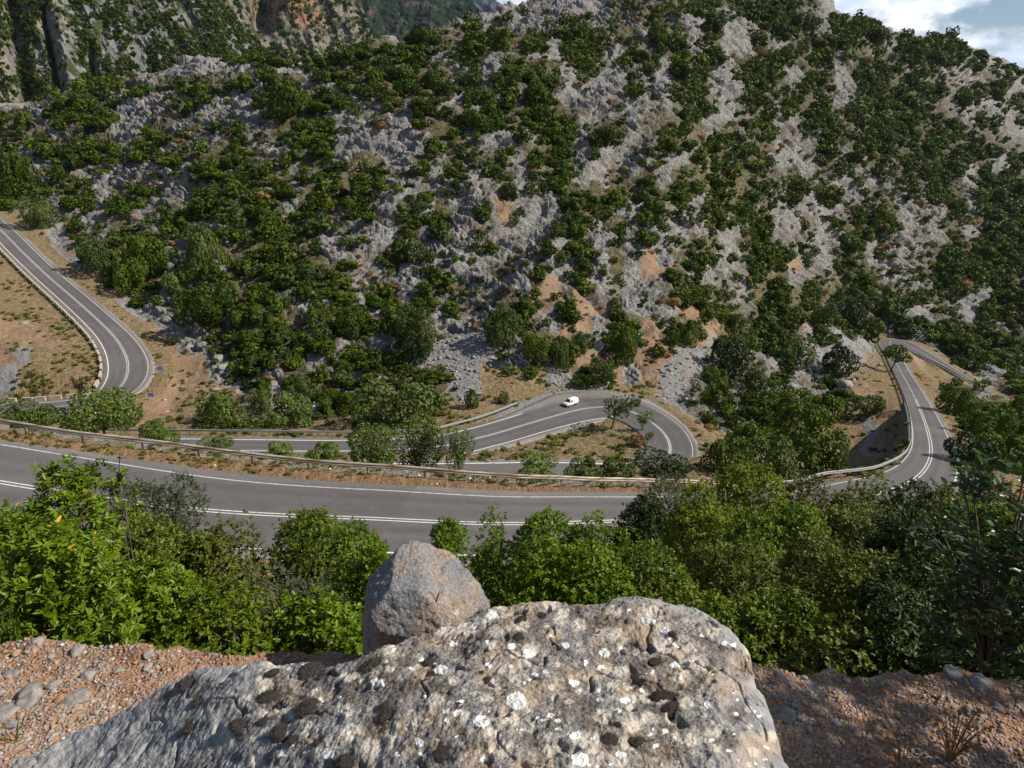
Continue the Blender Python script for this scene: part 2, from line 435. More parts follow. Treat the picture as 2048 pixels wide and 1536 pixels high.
# ------------------------------------------------------------------ cover map transcribed from the photograph, 32 px cells
COVER = [
"                               ..+-...+#+#########+.            ",
"                            .#.+...++.#-#+..+-.+##+.###         ",
"                     #+..#######" "########-##.+..+.+#+#+#.####    ",
"              #############.##+-#..##+.#+##-#.-b###+.#+.+### ",
"           .....#..#########-#.####.++.+#.##-b###-#b-###.++..+.+",
"     ###+b######.##.-+####bb##.#+##.-..+-.##-.+##-##-b###.+..+..",
"  ####+-.-.+....##+###.+#+##-.##b##...b.-.##+-+#b###.b####.+...+",
"##.#b##-.-##-+b.+###-.++..bb+#######+.+.b++#--+#-+##+######..+.+",
"###-+#-..##-#.++b#+##.....b##.b-.-##.##.+###-#+#+b-##b######.++.",
"#-+####+##-#-+#+b-###......b##.++###.+.+b##+#b+#--+#b#b#######+.",
"#+-+b-#b.b#+##b#++b##-##.-#-#+#bbb##.-b.bb-##b#+.-.#--#b###+e#e#",
"##-#b+.-+b...#+###b-#####+b.#b.#.+#+..#+#.##b###+#bb-+.b###+e###",
"#e#b#+-##++.##b+b+.###bb.-b-..+-+-.#####-#b-###.+#-#+-#+-b+#-###",
"ge#b+-bbbb+#b####b-#bb#b.#-#+.+e-..###..#bb+####-+-.++##.+-#-###",
" ge-++b#-b##-b#####+-bb..#-#.b+e-.-+#-#.+b-.b-+#--b-+##b.b-#-###",
"  g.e+-###b-.#.###b#.#b.-+.-+-+.+-##+..+.-+##-##+bb-+#.b.bb#+###",
"g  g-#-###-######+##.-bb#.#-.b-bb+-.#.#-e-#+--+##eb-#+-b-b###e##",
"gg  gee###b##-########bbb.-#+-+#.+--#.#.ee#--+b##-b++##--+#+####",
"gg-  gee##-######+#b#b-##.#+bb-.-#e+e.b.+b###+-#########+-##--##",
"gggg  g-..-######+---##-###-#b-##ee#ee+..+ee##+########+-e#-e+##",
"eeegg  gee-.+#+####-####+##-..-##+-ee-##e-##e#####e#####+-+###e#",
"eeeeg   gee-.#####+##-#..##ssss#.###+-#+e##es##s##sssssg +######",
"esgggg   geee-+##b#--#####sssss--###e#eeeess####s#ss-sgg  g#####",
"sggggg   geee.-#b-#b+#-+####sseeggss##e.esss#####s###ggg ggg -s#",
"gggggg   geeegg-+-+##+######ssgggggsssgggss##+#######eee   ##s##",
"       geeegg+g+ssss####ggggg   gggg  ggg.-#########gge  ##g####",
"   ggeeeeegg#g##gggggg##gggggggggggggggg.e+########gggs  #######",
]
COVER = [(r + ' ' * 64)[:64] for r in COVER]
for j_ in range(3, 10):                                     # the pale cliff at the right carries thin scrub
    COVER[j_] = COVER[j_][:54] + ''.join(('+' if (i_ * 7 + j_ * 3) % 5 < 2 else '-') if ch == '.' else ch for i_, ch in enumerate(COVER[j_][54:]))
for j_ in range(22, 27):                                    # looser scrub in the hollow left of the right road
    COVER[j_] = COVER[j_][:43] + COVER[j_][43:54].replace('#', '+') + COVER[j_][54:]
CODES = {'rock': {'.': 1, '-': .95, '+': .75, '#': .45, 'b': .7, 's': .1, 'e': .18, 'g': .04},
         'earth': {'e': 1, 'g': .75, 'b': .35, '#': .45, '+': .25, 's': .1, '-': .1},
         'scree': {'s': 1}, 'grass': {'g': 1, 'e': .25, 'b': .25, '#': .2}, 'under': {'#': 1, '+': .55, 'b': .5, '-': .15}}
def cover_grid(key):
    return np.array([[CODES[key].get(ch, 0) for ch in r] for r in COVER], np.float32)
def sample_grid(g, px, py):
    gx = np.clip(px / 32 - .5, 0, 62.999); gy = np.clip(py / 32 - .5, 0, len(COVER) - 1.001)
    i = gx.astype(int); j = gy.astype(int); fx = gx - i; fy = gy - j
    fx = sstep(.15, .85, fx); fy = sstep(.15, .85, fy)
    return (g[j, i] * (1 - fx) + g[j, i + 1] * fx) * (1 - fy) + (g[j + 1, i] * (1 - fx) + g[j + 1, i + 1] * fx) * fy

# ------------------------------------------------------------------ terrain mesh (a polar sheet: fine near, coarse far)
AZ = np.concatenate([np.linspace(-60, -43, 60, endpoint=False), np.linspace(-43, 43, 1350), np.linspace(43, 60, 61)[1:]])
RHO = np.concatenate([np.geomspace(1.9, 26, 95, endpoint=False), np.linspace(26, 62, 150, endpoint=False), np.linspace(62, 135, 260, endpoint=False),
                      np.linspace(135, 300, 330, endpoint=False), np.linspace(300, 560, 300, endpoint=False), np.geomspace(560, 860, 90)])
AZr = np.radians(AZ)
nA, nR = len(AZ), len(RHO)
X = (np.sin(AZr)[:, None] * RHO[None]).ravel(); Y = (np.cos(AZr)[:, None] * RHO[None]).ravel()
RH = np.broadcast_to(RHO[None], (nA, nR)).ravel()
# the smooth base on a coarser lattice, then interpolated
ia = np.unique(np.concatenate([np.arange(0, nA, 4), [nA - 1]])); ir = np.unique(np.concatenate([np.arange(0, nR, 3), [nR - 1]]))
ca, cr = np.meshgrid(AZr[ia], RHO[ir], indexing='ij')
aw, bw = warp(np.sin(ca.ravel()) * cr.ravel(), np.cos(ca.ravel()) * cr.ravel())
qc = base_q(aw, bw).reshape(len(ia), len(ir))
tmp = np.stack([np.interp(RHO, RHO[ir], row) for row in qc])                       # (len(ia), nR)
pos = np.interp(np.arange(nA), ia, np.arange(len(ia))); i0 = np.minimum(pos.astype(int), len(ia) - 2); fr = (pos - i0)[:, None]
Z = ((tmp[i0] * (1 - fr) + tmp[i0 + 1] * fr) * RHO[None]).ravel()
PX0, PY0 = project(X, Y, Z)
# nearest road
def nearest(x, y):
    n = len(x); bd = np.full(n, 1e9, np.float32); bz = np.zeros(n, np.float32); bs = np.zeros(n, np.float32)
    bfl = np.zeros(n, np.float32); bk = np.full(n, -1, np.int8); bp = np.zeros(n, np.float32)
    for k, rd in enumerate(ROADS.values()):
        c = rd.c[::2].astype(np.float32); w = rd.w[::2]; nn = rd.n[::2].astype(np.float32)
        cx, cy = c[:, 0], c[:, 1]
        sel = np.where((x > cx.min() - 26) & (x < cx.max() + 26) & (y > cy.min() - 26) & (y < cy.max() + 26))[0]
        for i in range(0, len(sel), 20000):
            s = sel[i:i + 20000]; xs = x[s].astype(np.float32); ys = y[s].astype(np.float32)
            d2 = (xs[:, None] - cx) ** 2 + (ys[:, None] - cy) ** 2
            j = np.argmin(d2, 1); d = np.sqrt(d2[np.arange(len(s)), j])
            side = (xs - cx[j]) * nn[j, 0] + (ys - cy[j]) * nn[j, 1]
            fl = np.where(side > 0, w[j, 4], w[j, 5]); pv = np.where(side > 0, w[j, 2], w[j, 3])
            e = d - fl
            cur = bd[s] - bfl[s]
            m = e < cur
            ss = s[m]
            bd[ss] = d[m]; bz[ss] = c[j[m], 2]; bs[ss] = np.sign(side[m]); bfl[ss] = fl[m]; bk[ss] = k; bp[ss] = pv[m]
    return bd, bz, bs, bfl, bk, bp
rel = np.where(RH < 330)[0]
bd = np.full(len(X), 1e9, np.float32); bz = np.zeros(len(X), np.float32); bs = np.zeros(len(X), np.float32)
bfl = np.zeros(len(X), np.float32); bk = np.full(len(X), -1, np.int8); bp = np.zeros(len(X), np.float32)
r_ = nearest(X[rel], Y[rel])
for arr, v in zip((bd, bz, bs, bfl, bk, bp), r_): arr[rel] = v
edge = bd - bfl
roadfar = sstep(1.0, 9.0, edge)
g_rock = sample_grid(cover_grid('rock'), PX0, PY0) ; g_earth = sample_grid(cover_grid('earth'), PX0, PY0)
g_scree = sample_grid(cover_grid('scree'), PX0, PY0); g_grass = sample_grid(cover_grid('grass'), PX0, PY0)
hill = sstep(88, 112, RH)
rocky = hill * roadfar * (1 + .5 * sstep(250, 500, RH)) * np.clip(g_rock * 1.15 + .4 * sstep(260, 330, RH), 0, 1.25)
lump = fbm(X / 46, Y / 46, 3, 5)
Z = Z + lump * 3.4 * hill * sstep(3, 22, edge) * sstep(100, 160, RH)
# spurs and gullies that run down the slope, leaning to the left as in the photograph
u1 = X * .86 - Y * .5; v1 = X * .5 + Y * .86
Z = Z + ridged(u1 / 26, v1 / 80, 3, 21) * 3.6 * hill * sstep(3, 20, edge) * sstep(115, 165, RH)
rough = fbm(X / 12, Y / 12, 4, 31) * 2.0 + ridged(u1 / 13, v1 / 7, 3, 41, .5) * .8 + ridged(X / 4.4, Y / 1.8, 3, 47, .62) * .2
# fractured blocks: beds broken by joints, at two sizes
for bs_, amp, ck, sd in ((5.2, 1.7, .8, 401), (2.0, .5, .4, 402)):
    wx_ = (u1 + fbm(X / 6, Y / 6, 2, sd + 3) * 2.2) / (bs_ * 1.75); wy_ = (v1 + Z * .8 + fbm(X / 6, Y / 6, 2, sd + 5) * 2.2) / (bs_ * .95)
    f1_, f2_, id_ = worley(wx_, wy_, sd)
    rough = rough + (id_ - .5) * amp + (id_ - .5) * (wx_ - np.floor(wx_) - .5) * amp * .6 - ck * np.exp(-((f2_ - f1_) / .11) ** 2) * sstep(.2, .7, id_ + .35)
ZB = Z.copy()
# bedding: ledges that dip to the lower left
dip = X * (.12 + .55 * sstep(-70, 70, X))
bed = (Z * 1.0 + dip + Y * .05 + fbm(X / 9, Y / 9, 3, 61) * 2.2) / 4.0
fb = bed - np.floor(bed)
saw = np.where(fb < .86, fb / .86, (1 - fb) / .14)
bed2 = (Z + dip * 1.2 + fbm(X / 5, Y / 5, 2, 63) * 1.2) / .9
fb2 = bed2 - np.floor(bed2)
saw2 = np.where(fb2 < .75, fb2 / .75, (1 - fb2) / .25)
patch = sstep(-.25, .35, fbm(X / 22, Y / 22, 2, 71))
DISP = (rough * .75 + (saw - .5) * 2.3 * (.35 + .65 * patch) + (saw2 - .5) * .55) * rocky
# the shallow cave under the overhang
Z = Z - 3.6 * np.exp(-(((PX0 - 1196) + (PY0 - 622) * -.9) / 26) ** 2 - (((PY0 - 622) - (PX0 - 1196) * .55) / 13) ** 2) * (RH > 110) * (RH < 190)
# soil roughness
Z = Z + (fbm(X / 3.2, Y / 3.2, 3, 81) * .35 + fbm(X / .9, Y / .9, 2, 83) * .08) * sstep(.5, 5, edge) * sstep(3, 9, RH) * (1 - rocky)
Z = Z - 4.6 * ((bk == 0) & (bs > 0) & (X > 40)) * sstep(0, .8, edge) * sstep(17, 6, edge) * sstep(76, 84, RH) * sstep(150, 125, RH)   # foot of the retaining wall
# lay the roads in
wob = fbm(X / 2.5, Y / 2.5, 2, 91) * .5
fall = np.where((bk == 0) & (bs > 0) & (RH < 75), 9.0, 6.0)
fall = np.where((bk == 0) & (bs > 0) & (X > 40) & (RH > 78) & (RH < 145), 1.3, fall)
k = sstep(0, 1, (edge + wob * sstep(-2, 0, edge) - .2) / fall)
zr = bz - .14 - .30 * sstep(.1, .7, bp - bd) - .25 * sstep(-1.2, .6, edge) * (bk == 0)
zr = zr + (fbm(X / .8, Y / .8, 2, 95) * .07 + .03) * sstep(.0, 1.2, bd - bp - .3)
Z = np.where(bk >= 0, zr * (1 - k) + Z * k, Z)
# the rock relief stands out at right angles to the slope
Zs = Z.reshape(nA, nR)
gz_r = np.gradient(Zs, RHO, axis=1); gz_a = np.gradient(Zs, AZr, axis=0) / RHO[None]
for _ in range(2):
    for g_ in (gz_r, gz_a):
        g_[1:-1, 1:-1] = (g_[:-2, 1:-1] + g_[2:, 1:-1] + g_[1:-1, :-2] + g_[1:-1, 2:] + g_[1:-1, 1:-1]) / 5
sn = np.sin(AZr)[:, None]; cs = np.cos(AZr)[:, None]
gx = (gz_r * sn + gz_a * cs).ravel(); gy = (gz_r * cs - gz_a * sn).ravel()
ln = np.sqrt(1 + gx * gx + gy * gy)
XD = X - gx / ln * DISP; YD = Y - gy / ln * DISP; ZD = Z + DISP / ln
ZG = (Z + DISP * np.minimum(ln, 1.6)).reshape(nA, nR)
EG = edge.reshape(nA, nR)
QG = ZG / RHO[None]
QMAX = np.maximum.accumulate(QG, axis=1)
def ground(x, y):
    az = np.degrees(np.arctan2(x, y)); rho = np.hypot(x, y)
    i = np.interp(az, AZ, np.arange(nA)); j = np.interp(rho, RHO, np.arange(nR))
    i0 = np.minimum(i.astype(int) if isinstance(i, np.ndarray) else int(i), nA - 2); j0 = np.minimum(j.astype(int) if isinstance(j, np.ndarray) else int(j), nR - 2)
    fi = i - i0; fj = j - j0
    return (ZG[i0, j0] * (1 - fi) * (1 - fj) + ZG[i0 + 1, j0] * fi * (1 - fj) + ZG[i0, j0 + 1] * (1 - fi) * fj + ZG[i0 + 1, j0 + 1] * fi * fj)
def hit(px, py, rmin=2.2):
    """first terrain point met by the ray through each photo pixel -> x,y,z,ok,edge distance from the road"""
    px = np.atleast_1d(np.asarray(px, float)); py = np.atleast_1d(np.asarray(py, float))
    a, b, c = raydir(px, py); h = np.hypot(a, b); q = c / h; az = np.degrees(np.arctan2(a, b))
    i = np.clip(np.round(np.interp(az, AZ, np.arange(nA))).astype(int), 0, nA - 1)
    jm = int(np.searchsorted(RHO, rmin))
    out = np.zeros((len(px), 5))
    for n in range(len(px)):
        col = QG[i[n]]
        m = col[jm:] >= q[n]
        j = int(np.argmax(m))
        if not m[j]: out[n, 3] = 0; continue
        j += jm
        q0, q1 = col[max(j - 1, 0)], col[j]
        f = 0 if q1 == q0 else np.clip((q[n] - q0) / (q1 - q0), 0, 1)
        rho = RHO[max(j - 1, 0)] * (1 - f) + RHO[j] * f
        s = rho / h[n]
        out[n] = (a[n] * s, b[n] * s, c[n] * s, 1, EG[i[n], j])
    return out
# ------------------------------------------------------------------ materials of the setting
def rock_color(n, s=1.0, vec=None, stain=.35):
    """weathered grey limestone, s = features per metre"""
    a = n.noise(.16 * s, 5, .6, vec); b = n.noise(1.1 * s, 6, .65, vec); c = n.noise(5 * s, 3, .6, vec)
    col = n.mix(n.ramp(a, .35, .65), (.195, .184, .174), (.275, .258, .245))
    col = n.mix(n.ramp(b, .42, .68), col, (.355, .337, .323))
    col = n.mix(n.ramp(b, .46, .30, 0, .8), col, (.085, .08, .08))
    col = n.mix(n.ramp(c, .5, .30, 0, .45), col, (.10, .098, .098))
    cr = n.voro(.55 * s, 'DISTANCE_TO_EDGE', n.mapping((1, .8, 1.5)) if vec is None else vec)
    col = n.mix(n.math('MULTIPLY', n.ramp(cr, .045, .01), n.ramp(a, .40, .55, .15, .85)), col, (.055, .052, .05))
    st = n.ramp(n.noise(.09 * s, 4, .65, vec), .56, .72, 0, stain)
    col = n.mix(n.math('MULTIPLY', st, n.ramp(b, .35, .6)), col, (.42, .24, .13))
    return col, a, b, c
n = NT('limestone_hillside', .92, .15)
rk, na, nb, nc = rock_color(n)
A = {k: n.attr(k) for k in ('rock', 'earth', 'scree', 'grass', 'verge', 'under')}
nz = n.noise(.8, 5, .7); nz2 = n.noise(3.5, 4, .7); nz3 = n.noise(.22, 4, .6); nz4 = n.noise(9, 3, .7)
earth = n.mix(n.ramp(nz3, .35, .65), (.235, .15, .09), (.315, .20, .12))
earth = n.mix(n.ramp(nz, .5, .7), earth, (.34, .26, .19))
earth = n.mix(n.ramp(nz2, .57, .66, 0, .8), earth, (.40, .37, .34))
earth = n.mix(n.ramp(nz4, .45, .3, 0, .5), earth, (.16, .10, .06))
grass = n.mix(n.ramp(nz2, .35, .65), (.09, .095, .028), (.205, .17, .075))
scree = n.mix(n.ramp(nz2, .3, .7), (.21, .20, .195), (.335, .325, .32))
scree = n.mix(n.ramp(n.voro(2.2), .15, .6, .0, .5), scree, (.19, .185, .18))
scree = n.mix(n.ramp(nz3, .5, .75, 0, .5), scree, (.33, .23, .17))
def mask(a, w=.35, bias=0):
    """attribute weight broken up by noise so that no edge is smooth"""
    m = n.math('ADD', a, n.math('MULTIPLY', n.math('SUBTRACT', nz, .5), 1.1))
    return n.ramp(m, .5 - w * .5 + bias, .5 + w * .5 + bias)
col = n.mix(mask(A['rock'], .3, -.08), earth, rk)
col = n.mix(mask(A['scree']), col, scree)
gm = n.math('MULTIPLY', mask(A['grass'], .3, -.05), n.ramp(n.noise(1.6, 3, .6), .44, .58))
col = n.mix(gm, col, grass)
vg = n.mix(n.ramp(nz2, .35, .68), (.20, .11, .055), (.29, .18, .10))
vg = n.mix(n.ramp(nz4, .55, .68, 0, .8), vg, (.40, .30, .19))
vg = n.mix(n.ramp(n.noise(1.3, 3, .6), .57, .68, 0, .6), vg, (.16, .14, .05))
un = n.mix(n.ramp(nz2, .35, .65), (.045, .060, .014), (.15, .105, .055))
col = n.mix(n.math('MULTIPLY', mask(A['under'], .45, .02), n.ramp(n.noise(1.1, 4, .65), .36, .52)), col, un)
col = n.mix(A['verge'], col, vg)
hgt = n.math('ADD', n.math('MULTIPLY', nb, .9), n.math('MULTIPLY', nc, .35))
hgt = n.math('ADD', hgt, n.math('MULTIPLY', nz4, .12))
bp_ = n.bump(hgt, 1, .7)
M_HILL = n.done(col, bp_)

n = NT('asphalt', .88, .25)
a1 = n.noise(.35, 4, .6); a2 = n.noise(14, 3, .6); a3 = n.noise(1.4, 5, .7)
col = n.mix(n.ramp(a1, .3, .7), (.094, .086, .084), (.122, .112, .109))
col = n.mix(n.ramp(a2, .35, .7, 0, .6), col, (.15, .14, .136))
tr = n.attr('track'); sh = n.attr('shoulder')
col = n.mix(n.math('MULTIPLY', tr, n.ramp(a3, .3, .7, .35, .85)), col, (.066, .061, .06))
col = n.mix(n.math('MULTIPLY', sh, n.ramp(a3, .2, .6, .55, 1)), col, (.235, .21, .19))
col = n.mix(n.ramp(a3, .70, .78, 0, .55), col, (.05, .048, .048))
pt = n.voro(.11, out=1, vec=n.mapping((1, 1, 1)))
patch_ = n.new('ShaderNodeSeparateColor'); n.put(patch_.inputs[0], pt)
col = n.mix(n.ramp(patch_.outputs[0], .55, .9, 0, .45), col, (.085, .078, .076)); col = n.mix(n.ramp(patch_.outputs[1], .7, .95, 0, .35), col, (.15, .138, .132))
col = n.mix(n.ramp(n.noise(.9, 6, .75), .5, .75, 0, .4), col, (.16, .145, .135))
crk = n.ramp(n.voro(.22, 'DISTANCE_TO_EDGE', n.mapping((1, 1, 1))), .012, .0, 0, .55)
col = n.mix(n.math('MULTIPLY', crk, n.ramp(a1, .5, .6)), col, (.04, .038, .038))
M_ASPH = n.done(col, n.bump(a2, .35, .02))
n = NT('worn_white_paint', .7, .3)
w1 = n.noise(3.2, 5, .7); w2 = n.noise(18, 3, .7)
M_PAINT = n.done(n.mix(n.ramp(w1, .48, .70, 0, .75), n.mix(n.ramp(w2, .3, .7), (.52, .51, .49), (.66, .65, .63)), (.18, .17, .165)))
n = NT('faded_paint', .75, .3)
w1 = n.noise(2.2, 5, .75); w2 = n.noise(16, 3, .7)
M_FADED = n.done(n.mix(n.ramp(w1, .46, .68, .1, .75), n.mix(n.ramp(w2, .3, .7), (.42, .405, .395), (.52, .51, .5)), (.17, .16, .155)))

def rail_mat(name, base, rust, amount):
    n = NT(name, .5, .4)
    n.bsdf.inputs['Metallic'].default_value = .15; n.bsdf.inputs['Roughness'].default_value = .65
    v = n.mapping((.25, .25, 3))
    f = n.ramp(n.noise(1.4, 5, .7, v), .62 - amount, .78 - amount * .6)
    g = n.noise(9, 3)
    return n.done(n.mix(f, n.mix(n.ramp(g, .3, .7), base, tuple(x * .8 for x in base)), rust))
M_RAIL_OLD = rail_mat('weathered_cream_steel', (.47, .42, .34), (.17, .085, .045), .2)
M_RAIL = rail_mat('galvanised_steel', (.27, .28, .285), (.28, .24, .2), .04)
M_POST = plain('rusty_post_steel', (.22, .17, .13), .6, .3, .3)
n = NT('pale_concrete', .9, .2)
c1 = n.noise(1.3, 5, .7); c2 = n.noise(8, 4, .7)
M_CONC = n.done(n.mix(n.ramp(c2, .4, .75, 0, .6), n.mix(n.ramp(c1, .35, .7), (.47, .40, .32), (.36, .30, .235)), (.2, .17, .14)), n.bump(c2, .5, .04))
n = NT('dark_stone_masonry', .95, .15)
v = n.mapping((1, 1, 1.5))
e = n.voro(2.1, 'DISTANCE_TO_EDGE', v); cc = n.voro(2.1, 'F1', v, out=1)
st = n.mix(n.math('MULTIPLY', n.noise(5, 4), .9), (.16, .145, .135), (.30, .28, .26))
st = n.mix(.35, st, n.mix(1, cc, (.25, .24, .23), 'MULTIPLY'))
M_MASON = n.done(n.mix(n.ramp(e, .10, .03), st, (.05, .046, .042)), n.bump(n.ramp(e, 0, .18), .9, .12))

# ------------------------------------------------------------------ terrain object
idx = np.arange(nA * nR).reshape(nA, nR)
quads = np.stack([idx[:-1, :-1], idx[1:, :-1], idx[1:, 1:], idx[:-1, 1:]], -1).reshape(-1, 4)
jit = fbm(X / 7, Y / 7, 4, 101) * 26
PXj, PYj = PX0 + jit, PY0 + fbm(X / 7, Y / 7, 4, 103) * 26
at = {k: sample_grid(cover_grid(k), PXj, PYj) for k in ('rock', 'earth', 'scree', 'grass', 'under')}
offmap = (PY0 > 865) | (RH < 70)
at['rock'] = np.where(offmap, .12 + .25 * sstep(.1, .4, fbm(X / 4, Y / 4, 3, 107)), np.where(RH > 290, np.maximum(at['rock'], .7), at['rock']))
at['earth'] = np.where(offmap, .7, at['earth']); at['scree'] = np.where(offmap, 0, at['scree']); at['grass'] = np.where(offmap, .6, at['grass'])
near_rd = (bk >= 0) & (edge < 2.5)
at['grass'] = np.where(near_rd & (bk > 0) | ((bk == 0) & near_rd & (RH > 75)), .85, at['grass'])
at['rock'] = np.where(near_rd, at['rock'] * .25, at['rock'])
vg_ = (bk == 0) & (bs > 0) & (RH < 76) & (bd > bp - .3)
lip = sstep(-1.0, .1, edge) * sstep(2.6, .8, edge)
at['verge'] = np.where(vg_, sstep(1.5, .2, edge), 0) * (1 - .85 * lip * (X < 12))
at['scree'] = np.where(vg_ & (X < 12), np.maximum(at['scree'], lip), at['scree'])
# pale gravel apron beside the van and on the shoulders of the middle road
ap = (bk == 1) & (bs > 0) & (bd > bp - 1) & (edge < 1.5)
axp = np.where(ap, sstep(-8, 2, X) * sstep(36, 20, X) * sstep(1.5, -.5, edge), 0)
at['scree'] = np.maximum(at['scree'], axp); at['earth'] = np.where(axp > .3, .6, at['earth']); at['grass'] *= (1 - axp)
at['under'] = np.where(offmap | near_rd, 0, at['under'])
me = np_mesh('hillside', np.stack([XD, YD, ZD], 1), quads, [M_HILL], True, at)
tag(mesh_obj('hillside', me), kind='structure')

# ------------------------------------------------------------------ roads and their markings
def ribbon(polys):
    k = len(polys[0]); m = len(polys)
    V = np.stack(polys, 1).reshape(-1, 3)
    i = np.arange(k - 1)[:, None] * m; j = np.arange(m - 1)[None]
    return V, np.stack([i + j, i + j + 1, i + m + j + 1, i + m + j], -1).reshape(-1, 4)
def build_road(key, name='road'):
    rd = ROADS[key]; w = rd.w
    fr = np.linspace(0, 1, 15)
    cols = [rd.at(w[:, 2] + .15, -.5)]
    offs = []; shs = [1]; trs = [0]
    for f in fr:
        o = w[:, 2] * (1 - f) - w[:, 3] * f
        o = o + (fbm(rd.c[:, 0] / 2.2, rd.c[:, 1] / 2.2, 2, 111) * .22 if f in (0, 1) else 0)
        cols.append(rd.at(o, 0)); offs.append(o)
    cols.append(rd.at(-w[:, 3] - .15, -.5))
    V, Fq = ribbon(cols)
    sh = np.zeros((len(rd.c), len(cols))); tr = np.zeros_like(sh)
    for j, o in enumerate(offs):
        out = np.maximum(o - w[:, 0], -o - w[:, 1])
        sh[:, j + 1] = sstep(.1, .9, out)
        rel = np.where(o > 0, o / w[:, 0], -o / w[:, 1])
        tr[:, j + 1] = np.exp(-((rel - .3) / .12) ** 2) + np.exp(-((rel - .75) / .12) ** 2)
    sh[:, [0, -1]] = 1
    me = np_mesh(name, V, Fq[:, ::-1], [M_ASPH], True, {'shoulder': sh.ravel(), 'track': np.clip(tr, 0, 1).ravel()})
    tag(mesh_obj(name, me), kind='structure')
def strip(key, off, half, mat, i0=0, i1=None, wob=.0, name='road_marking'):
    rd = ROADS[key]
    o = np.broadcast_to(off, len(rd.c)).astype(float)
    if wob: o = o + fbm(rd.L / 9, rd.L * 0, 2, 117) * wob
    V, Fq = ribbon([rd.at(o + half, .018, i0, i1), rd.at(o - half, .018, i0, i1)])
    tag(mesh_obj(name, np_mesh(name, V, Fq[:, ::-1], [mat])), kind='structure')
for key in ROADS: build_road(key)
rd = ROADS['near']; iN = rd.near_px(1862, 902); iH = rd.near_px(1786, 683)
strip('near', rd.w[:, 0], .065, M_FADED, 0, rd.near_px(1790, 720))
strip('near', -rd.w[:, 1], .07, M_PAINT, 0, rd.near_px(1790, 720))
for s in (.15, -.15): strip('near', s, .052, M_PAINT, 0, iN + 90)
strip('near', 0, .07, M_FADED, iN + 92, len(rd.c) - 8)
strip('near', rd.w[:, 0], .06, M_FADED, iH, len(rd.c) - 2)
strip('near', -rd.w[iN:iN + 1, 1][0] if False else -rd.w[:, 1] + .0, .09, M_PAINT, rd.near_px(1808, 970), rd.near_px(1800, 740))
rd = ROADS['mid']; iV = rd.near_px(1172, 817); iB = rd.near_px(1338, 910)
strip('mid', rd.w[:, 0], .13, M_PAINT, 0, rd.near_px(1090, 838))
strip('mid', rd.w[:, 0], .07, M_FADED, rd.near_px(1195, 815), iB)
strip('mid', -rd.w[:, 1], .12, M_PAINT, 0, rd.near_px(1270, 828))
strip('mid', .12, .09, M_FADED, 0, iB); strip('mid', -.12, .09, M_FADED, 0, iB)
strip('mid', -rd.w[:, 1], .14, M_PAINT, rd.near_px(1290, 940), None)
rd = ROADS['far']
strip('far', rd.w[:, 0], .1, M_FADED); strip('far', -rd.w[:, 1], .1, M_PAINT)
for s in (.16, -.16): strip('far', s, .08, M_FADED)

# ------------------------------------------------------------------ guard rails
WPROF = [(0, .72), (.055, .685), (.075, .62), (.055, .575), (.01, .545), (.055, .515), (.075, .46), (.055, .395), (0, .36)]
def guardrail(label, key, off, i0, i1, mat, face=1, gap=4.0, lean=0, group='guardrails along the mountain road'):
    rd = ROADS[key]; p = rd.at(off, 0, i0, i1); nrm = rd.n[i0:i1]
    p = p.copy(); p[:, 2] += .06 + fbm(rd.L[i0:i1] / 6, rd.L[i0:i1] * 0, 2, 121) * .05
    p[:, :2] += nrm * (fbm(rd.L[i0:i1] / 5, rd.L[i0:i1] * 0 + 5, 2, 123) * .07)[:, None]
    base = p[len(p) // 2]
    root = empty('guardrail', base)
    tag(root, label, 'guardrail', group)
    q = p - base
    cols = []
    for o, h in WPROF:
        c = q.copy(); c[:, :2] -= nrm * face * (o + .06); c[:, 2] += h; cols.append(c)
    for o, h in WPROF[::-1]:
        c = q.copy(); c[:, :2] -= nrm * face * (o + .045); c[:, 2] += h; cols.append(c)
    V, Fq = ribbon(cols)
    mesh_obj('beam', np_mesh('beam', V, Fq, [mat]), root)
    L = rd.L[i0:i1] - rd.L[i0]
    bm = bmesh.new(); add_box(bm, (0, 0, .28), (.06, .11, 1.0), bev=.012); add_box(bm, (.05, 0, .62), (.05, .14, .22))
    pm = bpy.data.meshes.new('post'); bm.to_mesh(pm); bm.free(); pm.materials.append(M_POST)
    for d in np.arange(1.0, L[-1], gap):
        k = int(np.searchsorted(L, d)); a = math.atan2(-nrm[k, 1] * face, -nrm[k, 0] * face)
        mesh_obj('post', pm, root, tuple(q[k]), (0, 0, a))
    return root
rd = ROADS['near']; w = rd.w
guardrail('weathered cream and rusty steel guardrail along the dirt verge of the nearest road', 'near', w[:, 4] - .75, 0, rd.near_px(1560, 1022), M_RAIL_OLD, 1)
guardrail('grey steel guardrail curving round the inside of the right-hand bend up to its hairpin', 'near', w[:, 4] - .5, rd.near_px(1600, 1018), rd.near_px(1782, 690), M_RAIL, 1, 3.4)
guardrail('grey guardrail on the near edge of the road leaving the right-hand hairpin', 'near', -(w[:, 5] - .4), rd.near_px(1850, 710), len(rd.c) - 2, M_RAIL, -1, 4)
rd = ROADS['mid']; w = rd.w
guardrail('bright grey guardrail along the outer edge of the road behind the white van', 'mid', w[:, 4] - .5, 0, rd.near_px(1108, 832), M_RAIL, 1, 3.6)
